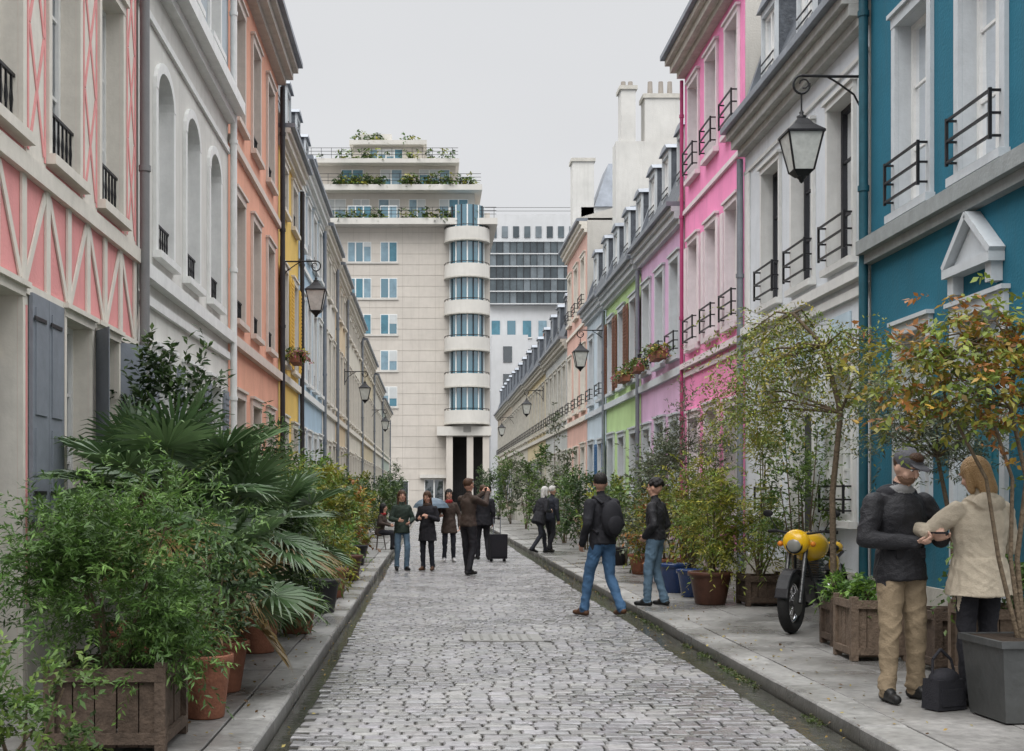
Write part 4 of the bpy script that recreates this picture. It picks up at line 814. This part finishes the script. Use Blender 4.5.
    for s in(-1,1):
        Fc.ell(hp_(s*.03,.070,.012),(.013,.011,.006),EW,10,6,R); Fc.ell(hp_(s*.03,.0785,.012),(.006,.004,.006),ED,8,6,R); Fc.ell(hp_(s*.03,.080,.036),(.019,.005,.004),Hr,8,6,R)
    Fc.ell(hp_(0,.0785,-.052),(.020,.005,.003),LP,10,6,R); Fc.ell(hp_(0,.077,-.059),(.016,.005,.004),LP,10,6,R)
    g.hp=hp_; g.R=R; g.U=U
    return g,H/1.75
def fin(gs):
    g,s=gs; e=g.build(); e.scale=(s,s,s); return e
BLK=mcol('black_jacket_cloth',(.018,.018,.022)); BLK2=mcol('black_shell_cloth',(.017,.017,.020),.6,.4,.3); JEAN=mcol('blue_denim',(.055,.12,.22)); JEAN2=mcol('light_denim',(.10,.16,.22)); KHA=mcol('khaki_cotton',(.24,.185,.12))
BEI=mcol('beige_coat_cloth',(.46,.40,.31)); BRS=mcol('brown_leather',(.09,.045,.025),.5,.2); BSH=mcol('black_shoe',(.015,.015,.015),.4,.1); WSO=mcol('white_trainer',(.5,.5,.5))
HB=mcol('hair_black',(.012,.01,.009),.5,.6); HBR=mcol('hair_brown',(.06,.03,.015),.5,.6); HBL=mcol('hair_blonde',(.33,.21,.10),.5,.8); HW=mcol('hair_white',(.5,.49,.47),.6,.6); STUB=mcol('beard_stubble',(.20,.12,.08),.8,.6)
GRY=mcol('grey_knit',(.22,.22,.22)); DGR=mcol('dark_green_jacket',(.03,.045,.035)); DBR=mcol('brown_jacket',(.055,.04,.032)); RED=mcol('red_cloth',(.30,.03,.03)); NAV=mcol('navy_trousers',(.02,.022,.03)); CAPM=mcol('grey_cap',(.09,.09,.10))
g=human('man',3.22,8.9,.1,194,1.72,dict(top=BLK2,pants=KHA,shoes=BSH,hair=HBR,cap=CAPM,hood=BLK,scarf=GRY,loose=1.08,skin=SKIN2,beard=STUB),
 dict(eL=(-.29,.04,1.12),wL=(-.13,.27,1.12),eR=(.29,.02,1.12),wR=(.06,.26,1.10),pitch=.50,yaw=.2,kL=(-.10,.03,.5),aL=(-.13,-.02,.09),kR=(.11,.05,.5),aR=(.14,.05,.09),hL=(.5,.6,.15),hR=(-.5,.6,.1),nL=(.2,0,1),nR=(-.2,0,1),curl=.45),vox=.0065,cap=True,wide=1.1,hem=.84,bulk=1.12)
g[0].p('phone').box(-.075,.0,.34,.41,1.165,1.178,mcol('phone_black',(.02,.02,.025),.15,0)) 
for (a,b,c,d) in ((-.10,-.02,.99,1.06),(.04,.12,.99,1.06)): g[0].p('pocket_flap').box(a,b,.12,.145,c,d,BLK2)
fin(g)
g=human('woman',3.66,8.66,.1,14,1.65,dict(top=BEI,pants=BLK,shoes=BSH,hair=HBL,hood=BEI,skin=SKIN2),
 dict(eL=(-.34,.10,1.22),wL=(-.34,.33,1.27),eR=(.29,.03,1.12),wR=(.10,.26,1.18),hL=(-.2,1,.05),nL=(0,0,-1),pitch=.35,yaw=.25,curl=.3,kL=(-.09,.03,.5),aL=(-.10,.0,.09),kR=(.09,.03,.5),aR=(.11,-.04,.09)),vox=.0065,female=True,hem=.78,hair='mid',wide=1.2,bulk=1.15)
fin(g)
g=Group('shoulder_bag',(3.36,8.5,.1),.4,False); P=g.p('bag'); P.box(-.11,.11,-.07,.07,.005,.2,BLK,1.08); P.ell((0,0,.2),(.115,.075,.07),BLK,14,10); P.tube([(-.1,0,.2),(-.085,.01,.33),(-.01,.02,.39),(.07,.01,.32),(.1,0,.2)],.01,BLK,6); P.box(-.09,.09,-.082,-.068,.03,.14,BLK); g.build()
def backpack(g,m=BLK):
    P=g[0].p('backpack'); U=g[0].U
    P.ell(U(0,-.2,1.2),(.145,.09,.22),m,16,12); P.ell(U(0,-.26,1.12),(.11,.05,.13),m,14,10); P.tube([U(-.1,-.16,1.38),U(-.11,.0,1.46),U(-.12,.12,1.36),U(-.14,.1,1.1),U(-.14,-.1,1.02)],.018,m,6); P.tube([U(.1,-.16,1.38),U(.11,.0,1.46),U(.12,.12,1.36),U(.14,.1,1.1),U(.14,-.1,1.02)],.018,m,6)
g=human('man',2.12,16,0.01,30,1.76,dict(top=BLK,pants=JEAN,shoes=BRS,hair=HB),dict(lean=.02,eL=(-.26,-.05,1.13),wL=(-.24,.08,.9),eR=(.26,-.02,1.13),wR=(.24,.14,.93),kL=(-.11,.13,.5),aL=(-.15,.17,.09),kR=(.11,.0,.49),aR=(.13,-.22,.11),tR=.04,yaw=-.7),vox=.0095,hem=.88,wide=1.06,bulk=1.05); backpack(g); fin(g)
g=human('man',2.85,16.45,.1,60,1.60,dict(top=BLK2,pants=JEAN2,shoes=BSH,hair=HB),dict(eL=(-.26,-.08,1.13),wL=(-.17,.08,.97),eR=(.25,-.08,1.13),wR=(.17,.08,.97),kL=(-.09,.07,.5),aL=(-.1,.08,.09),kR=(.09,.03,.5),aR=(.1,-.1,.09)),vox=.0095,hair='curly',hem=.92,bulk=1.05); fin(g)
g=human('woman',-.56,25.7,0.01,195,1.58,dict(top=DGR,pants=JEAN2,shoes=BSH,hair=HBR),dict(wL=(-.12,.22,1.05),wR=(.14,.24,1.1),eL=(-.25,.0,1.12),eR=(.25,.0,1.12),kL=(-.1,.12,.5),aL=(-.08,.1,.09)),vox=.013,female=True,hair='long',hem=.82); fin(g)
g=human('woman',-.05,25.6,0.01,160,1.56,dict(top=BLK,pants=NAV,shoes=BRS,hair=HBR,scarf=DBR),dict(wL=(-.1,.22,1.2),wR=(.12,.24,1.15),eL=(-.24,.0,1.12),eR=(.24,.0,1.12),pitch=.2),vox=.013,female=True,hair='long',hem=.66,wide=1.1); fin(g)
g=human('man',.72,24.4,0.01,-48,1.80,dict(top=DBR,pants=BLK,shoes=BSH,hair=HBR),dict(eL=(-.2,.24,1.28),wL=(-.06,.42,1.48),eR=(.2,.24,1.28),wR=(.07,.42,1.48),hL=(.1,.4,.8),hR=(-.1,.4,.8),kL=(-.12,.05,.5),aL=(-.15,.12,.09),aR=(.13,-.12,.09)),vox=.012)
g[0].p('camera').box(-.07,.07,.46,.52,1.52,1.60,BLK); fin(g)
g=human('woman',.42,28.9,0.01,185,1.62,dict(top=DBR,pants=NAV,shoes=WSO,hair=HB,scarf=RED),dict(wR=(.24,.2,1.12),eR=(.28,.0,1.12)),vox=.014,female=True,hair='mid',hem=.7)
fin(g)
g=Group('umbrella',(.02,28.6,1.22),0,False); P=g.p('canopy'); UM=mcol('grey_blue_nylon',(.10,.14,.18),.5,.1)
P.lathe((0,0,0),[(.40,.0),(.35,.09),(.26,.165),(.14,.21),(.01,.225)],UM,8,False); P.cyl((0,0,-.25),(0,0,.27),.008,.006,IRON,6); g.p('handle').tube([(0,0,-.25),(.08,.05,-.22),(.17,.1,-.17)],.012,BLK,6); g.build()
g=human('man',1.22,30,0.01,10,1.72,dict(top=BLK,pants=BLK,shoes=BSH,hair=HBR),dict(kL=(-.1,.1,.5),aL=(-.1,.1,.09),aR=(.1,-.15,.09)),vox=.014,hem=.8,wide=1.15); fin(g)
g=Group('suitcase',(1.52,29.2,.0),.2,False); P=g.p('shell'); P.box(-.2,.2,-.12,.12,.07,.62,BLK,.96); P.box(-.17,.17,-.135,.135,.12,.57,BLK) 
for s in(-1,1): P.cyl((s*.15,-.02,.035),(s*.15,.02,.035),.035,.035,BLK,10); P.tube([(s*.08,.08,.62),(s*.08,.08,.98)],.01,ZINC,6)
P.tube([(-.09,.08,.98),(.09,.08,.98)],.015,BLK,6); g.build()
g=human('woman',2.62,31.2,.1,-60,1.6,dict(top=BLK,pants=NAV,shoes=BSH,hair=HW),dict(lean=.16,kL=(-.1,.22,.5),aL=(-.1,.26,.09),kR=(.1,-.02,.48),aR=(.1,-.3,.13),tR=.08,wR=(.1,.3,1.1)),vox=.014,female=True,hair='mid',hem=.78,wide=1.1); fin(g)
g=human('man',2.92,31.7,.1,-50,1.62,dict(top=NAV,pants=BLK,shoes=BSH,hair=HW),dict(lean=.08,kL=(-.1,.1,.5),aL=(-.1,.12,.09),aR=(.1,-.15,.09)),vox=.014,hem=.82); fin(g)
g=human('woman',-1.3,33.5,.1,250,1.6,dict(top=DBR,pants=BLK,shoes=BSH,hair=HB,scarf=RED),dict(kL=(-.1,.42,.47),aL=(-.1,.42,.09),kR=(.1,.42,.47),aR=(.1,.42,.09),wL=(-.08,.32,.68),wR=(.08,.32,.68),eL=(-.22,.1,.75),eR=(.22,.1,.75),lean=.1),vox=.014,female=True,seated=.46,hem=.9,hair='mid'); fin(g)
g=Group('stool',(-1.3,33.5,.1),0,False); P=g.p('seat'); P.lathe((0,0,0),[(.01,.36),(.16,.36),(.17,.39),(.01,.4)],WOODP,14)
for a in range(3): P.tube([(.1*math.cos(a*2.1),.1*math.sin(a*2.1),.36),(.16*math.cos(a*2.1),.16*math.sin(a*2.1),0)],.014,WOODP,6)
g.build()
# ------------------------------------------------------------------ motorcycle
MY=mat('yellow_motorcycle_paint',(.75,.44,.01),.2,.05,6,0,spec=.6); RUB=mat('rubber',(.015,.015,.015),.8,.2,20,.3); CHR=mat('chrome',(.6,.6,.62),.15,.1,6,0,40,1); ENG=mat('engine_alloy',(.12,.12,.12),.35,.3,20,.2,40,.8)
LENS=mat('headlamp_lens',(.22,.22,.20),.1,.1,6,0,spec=.6)
g=Group('motorcycle',(4.06,13.75,.1),math.radians(180-34),False)
W=g.p('wheels')
for yy,R in ((.72,.31),(-.70,.31)):
    W.torus((0,yy,R),(1,0,0),R-.055,.058,RUB,36,10); W.torus((0,yy,R),(1,0,0),R-.11,.018,CHR,32,6); W.cyl((-.06,yy,R),(.06,yy,R),.045,.045,ENG,12)
    for s in (-1,1): W.cyl((s*.065,yy,R),(s*.07,yy,R),.13,.13,ENG,20)
    for k in range(20):
        t=k*math.pi/10; W.tube([(.035*(-1)**k,yy,R),(0,yy+(R-.12)*math.cos(t),R+(R-.12)*math.sin(t))],.004,CHR,4)
Fk=g.p('fork')
for s in(-1,1): Fk.tube([(s*.085,.72,.31),(s*.085,.62,.6),(s*.085,.5,.93)],.024,ENG,8); Fk.tube([(s*.1,-.70,.33),(s*.1,-.32,.38)],.022,IRON,8); Fk.tube([(s*.12,-.68,.36),(s*.11,-.45,.72)],.022,CHR,8)
Fk.tube([(-.36,.36,1.02),(-.25,.44,1.03),(0,.48,.99),(.25,.44,1.03),(.36,.36,1.02)],.013,IRON,8)
for s in(-1,1):
    Fk.cyl((s*.36,.36,1.02),(s*.25,.43,1.03),.019,.019,RUB,8); Fk.tube([(s*.25,.44,1.04),(s*.33,.42,1.18)],.006,IRON,5); Fk.ell((s*.35,.42,1.21),(.055,.012,.038),IRON,12,8)
    Fk.ell((s*.17,.56,.9),(.03,.035,.03),mat('amber',(.6,.2,.02),.3),10,6)
H_=g.p('headlamp'); H_.ell((0,.57,.92),(.14,.10,.13),MY,18,12); H_.ell((0,.645,.89),(.075,.035,.075),LENS,18,10); H_.torus((0,.64,.89),(0,1,0),.08,.009,IRON,24,6)
B=g.p('bodywork'); B.ell((0,.14,.86),(.18,.33,.16),MY,20,12); B.ell((0,.02,.83),(.14,.26,.11),MY,18,10); B.cyl((0,.16,1.0),(0,.16,1.03),.035,.035,CHR,12)
for s in(-1,1): B.ell((s*.11,-.35,.66),(.035,.17,.10),MY,14,8)
B.ell((0,-.35,.82),(.13,.34,.06),RUB,18,10); B.ell((0,-.68,.82),(.10,.17,.075),MY,14,10); B.ell((0,-.84,.78),(.05,.03,.03),REDP,10,6)
for t0,t1,yy in ((.2,2.3,.72),(.9,2.7,-.70)):
    pts=[(yy+.335*math.cos(t),.31+.335*math.sin(t)) for t in np.linspace(t0,t1,9)]
    for i in range(8):
        a,b=pts[i],pts[i+1]; B.hexa([(-.065,a[0],a[1]),(.065,a[0],a[1]),(.065,b[0],b[1]),(-.065,b[0],b[1]),(-.055,a[0],a[1]+.012),(.055,a[0],a[1]+.012),(.055,b[0],b[1]+.012),(-.055,b[0],b[1]+.012)],IRON)
E=g.p('engine'); E.ell((0,-.02,.42),(.17,.24,.17),ENG,18,12) 
for k in range(8): E.box(-.12,.12,.02,.22,.52+k*.026,.534+k*.026,ENG)
for k in range(6): E.box(-.10,.10,.2+k*.026,.212+k*.026,.38,.54,ENG)
for s in(-1,1): E.cyl((s*.12,-.05,.42),(s*.2,-.05,.42),.11,.10,CHR,18)
E.tube([(.08,.26,.55),(.12,.34,.4),(.14,.2,.24),(.15,-.1,.22)],.024,CHR,8); E.cyl((.15,-.1,.22),(.18,-.8,.34),.035,.05,CHR,14)
FR=g.p('frame')
for s in(-1,1): FR.tube([(s*.04,.48,.85),(s*.1,.3,.45),(s*.12,.15,.2),(s*.12,-.3,.22),(s*.11,-.35,.7),(s*.1,-.7,.78)],.016,IRON,6); FR.tube([(s*.04,.48,.9),(s*.08,-.3,.75)],.016,IRON,6)
FR.tube([(-.12,0,.2),(-.22,.08,.0)],.012,IRON,6); g.build()
# ------------------------------------------------------------------ world, added fill light, camera
w=bpy.data.worlds.new('World'); sc.world=w; w.use_nodes=True; nt=w.node_tree; N=nt.nodes; Lk=nt.links; bg=N['Background']
sky=N.new('ShaderNodeTexSky'); sky.sky_type='NISHITA'; sky.sun_disc=False; sky.sun_elevation=math.radians(55); sky.sun_rotation=math.radians(200)
tc=N.new('ShaderNodeTexCoord'); sp=N.new('ShaderNodeSeparateXYZ'); Lk.new(tc.outputs['Generated'],sp.inputs[0])
mr=N.new('ShaderNodeMapRange'); mr.inputs['From Min'].default_value=.37; mr.inputs['From Max'].default_value=.88; mr.inputs['To Min'].default_value=.80; mr.inputs['To Max'].default_value=4.3; Lk.new(sp.outputs['Z'],mr.inputs['Value'])
ns=N.new('ShaderNodeTexNoise'); ns.inputs['Scale'].default_value=2.2; ns.inputs['Detail'].default_value=3; mpn=N.new('ShaderNodeMapping'); mpn.inputs['Scale'].default_value=(1,1,2.5); Lk.new(tc.outputs['Generated'],mpn.inputs[0]); Lk.new(mpn.outputs[0],ns.inputs['Vector'])
nr=N.new('ShaderNodeMapRange'); nr.inputs['From Min'].default_value=.3; nr.inputs['From Max'].default_value=.7; nr.inputs['To Min'].default_value=.95; nr.inputs['To Max'].default_value=1.03; Lk.new(ns.outputs['Fac'],nr.inputs['Value'])
mu=N.new('ShaderNodeMath'); mu.operation='MULTIPLY'; Lk.new(mr.outputs[0],mu.inputs[0]); Lk.new(nr.outputs[0],mu.inputs[1])
cl=N.new('ShaderNodeVectorMath'); cl.operation='SCALE'; cl.inputs[0].default_value=(9.3,9.4,9.6); Lk.new(mu.outputs[0],cl.inputs['Scale'])
mx=N.new('ShaderNodeMixRGB'); mx.inputs[0].default_value=.97; Lk.new(sky.outputs[0],mx.inputs[1]); Lk.new(cl.outputs[0],mx.inputs[2]); Lk.new(mx.outputs[0],bg.inputs['Color']); bg.inputs['Strength'].default_value=.1
ld=bpy.data.lights.new('fill_sun','SUN'); ld.energy=1.5; ld.angle=math.radians(40); ld.color=(1,.97,.93); lo=bpy.data.objects.new('fill_sun',ld); sc.collection.objects.link(lo)  # wide soft lamp added to lighten facades and ground under overcast
el,az=math.radians(55),math.radians(200); dv=Vector((math.sin(az)*math.cos(el),math.cos(az)*math.cos(el),math.sin(el))); lo.rotation_euler=dv.to_track_quat('Z','Y').to_euler(); lo.location=(0,-5,30)
cd=bpy.data.cameras.new('camera'); cam=bpy.data.objects.new('camera',cd); sc.collection.objects.link(cam); cam.location=(0,0,1.5); cam.rotation_euler=(math.radians(90),0,0)
cd.sensor_width=36; cd.lens=45.7; cd.shift_x=.08; cd.shift_y=.1167; cd.clip_end=2000; sc.camera=cam
sc.view_settings.view_transform='Standard'; sc.view_settings.look='None'; sc.view_settings.exposure=0
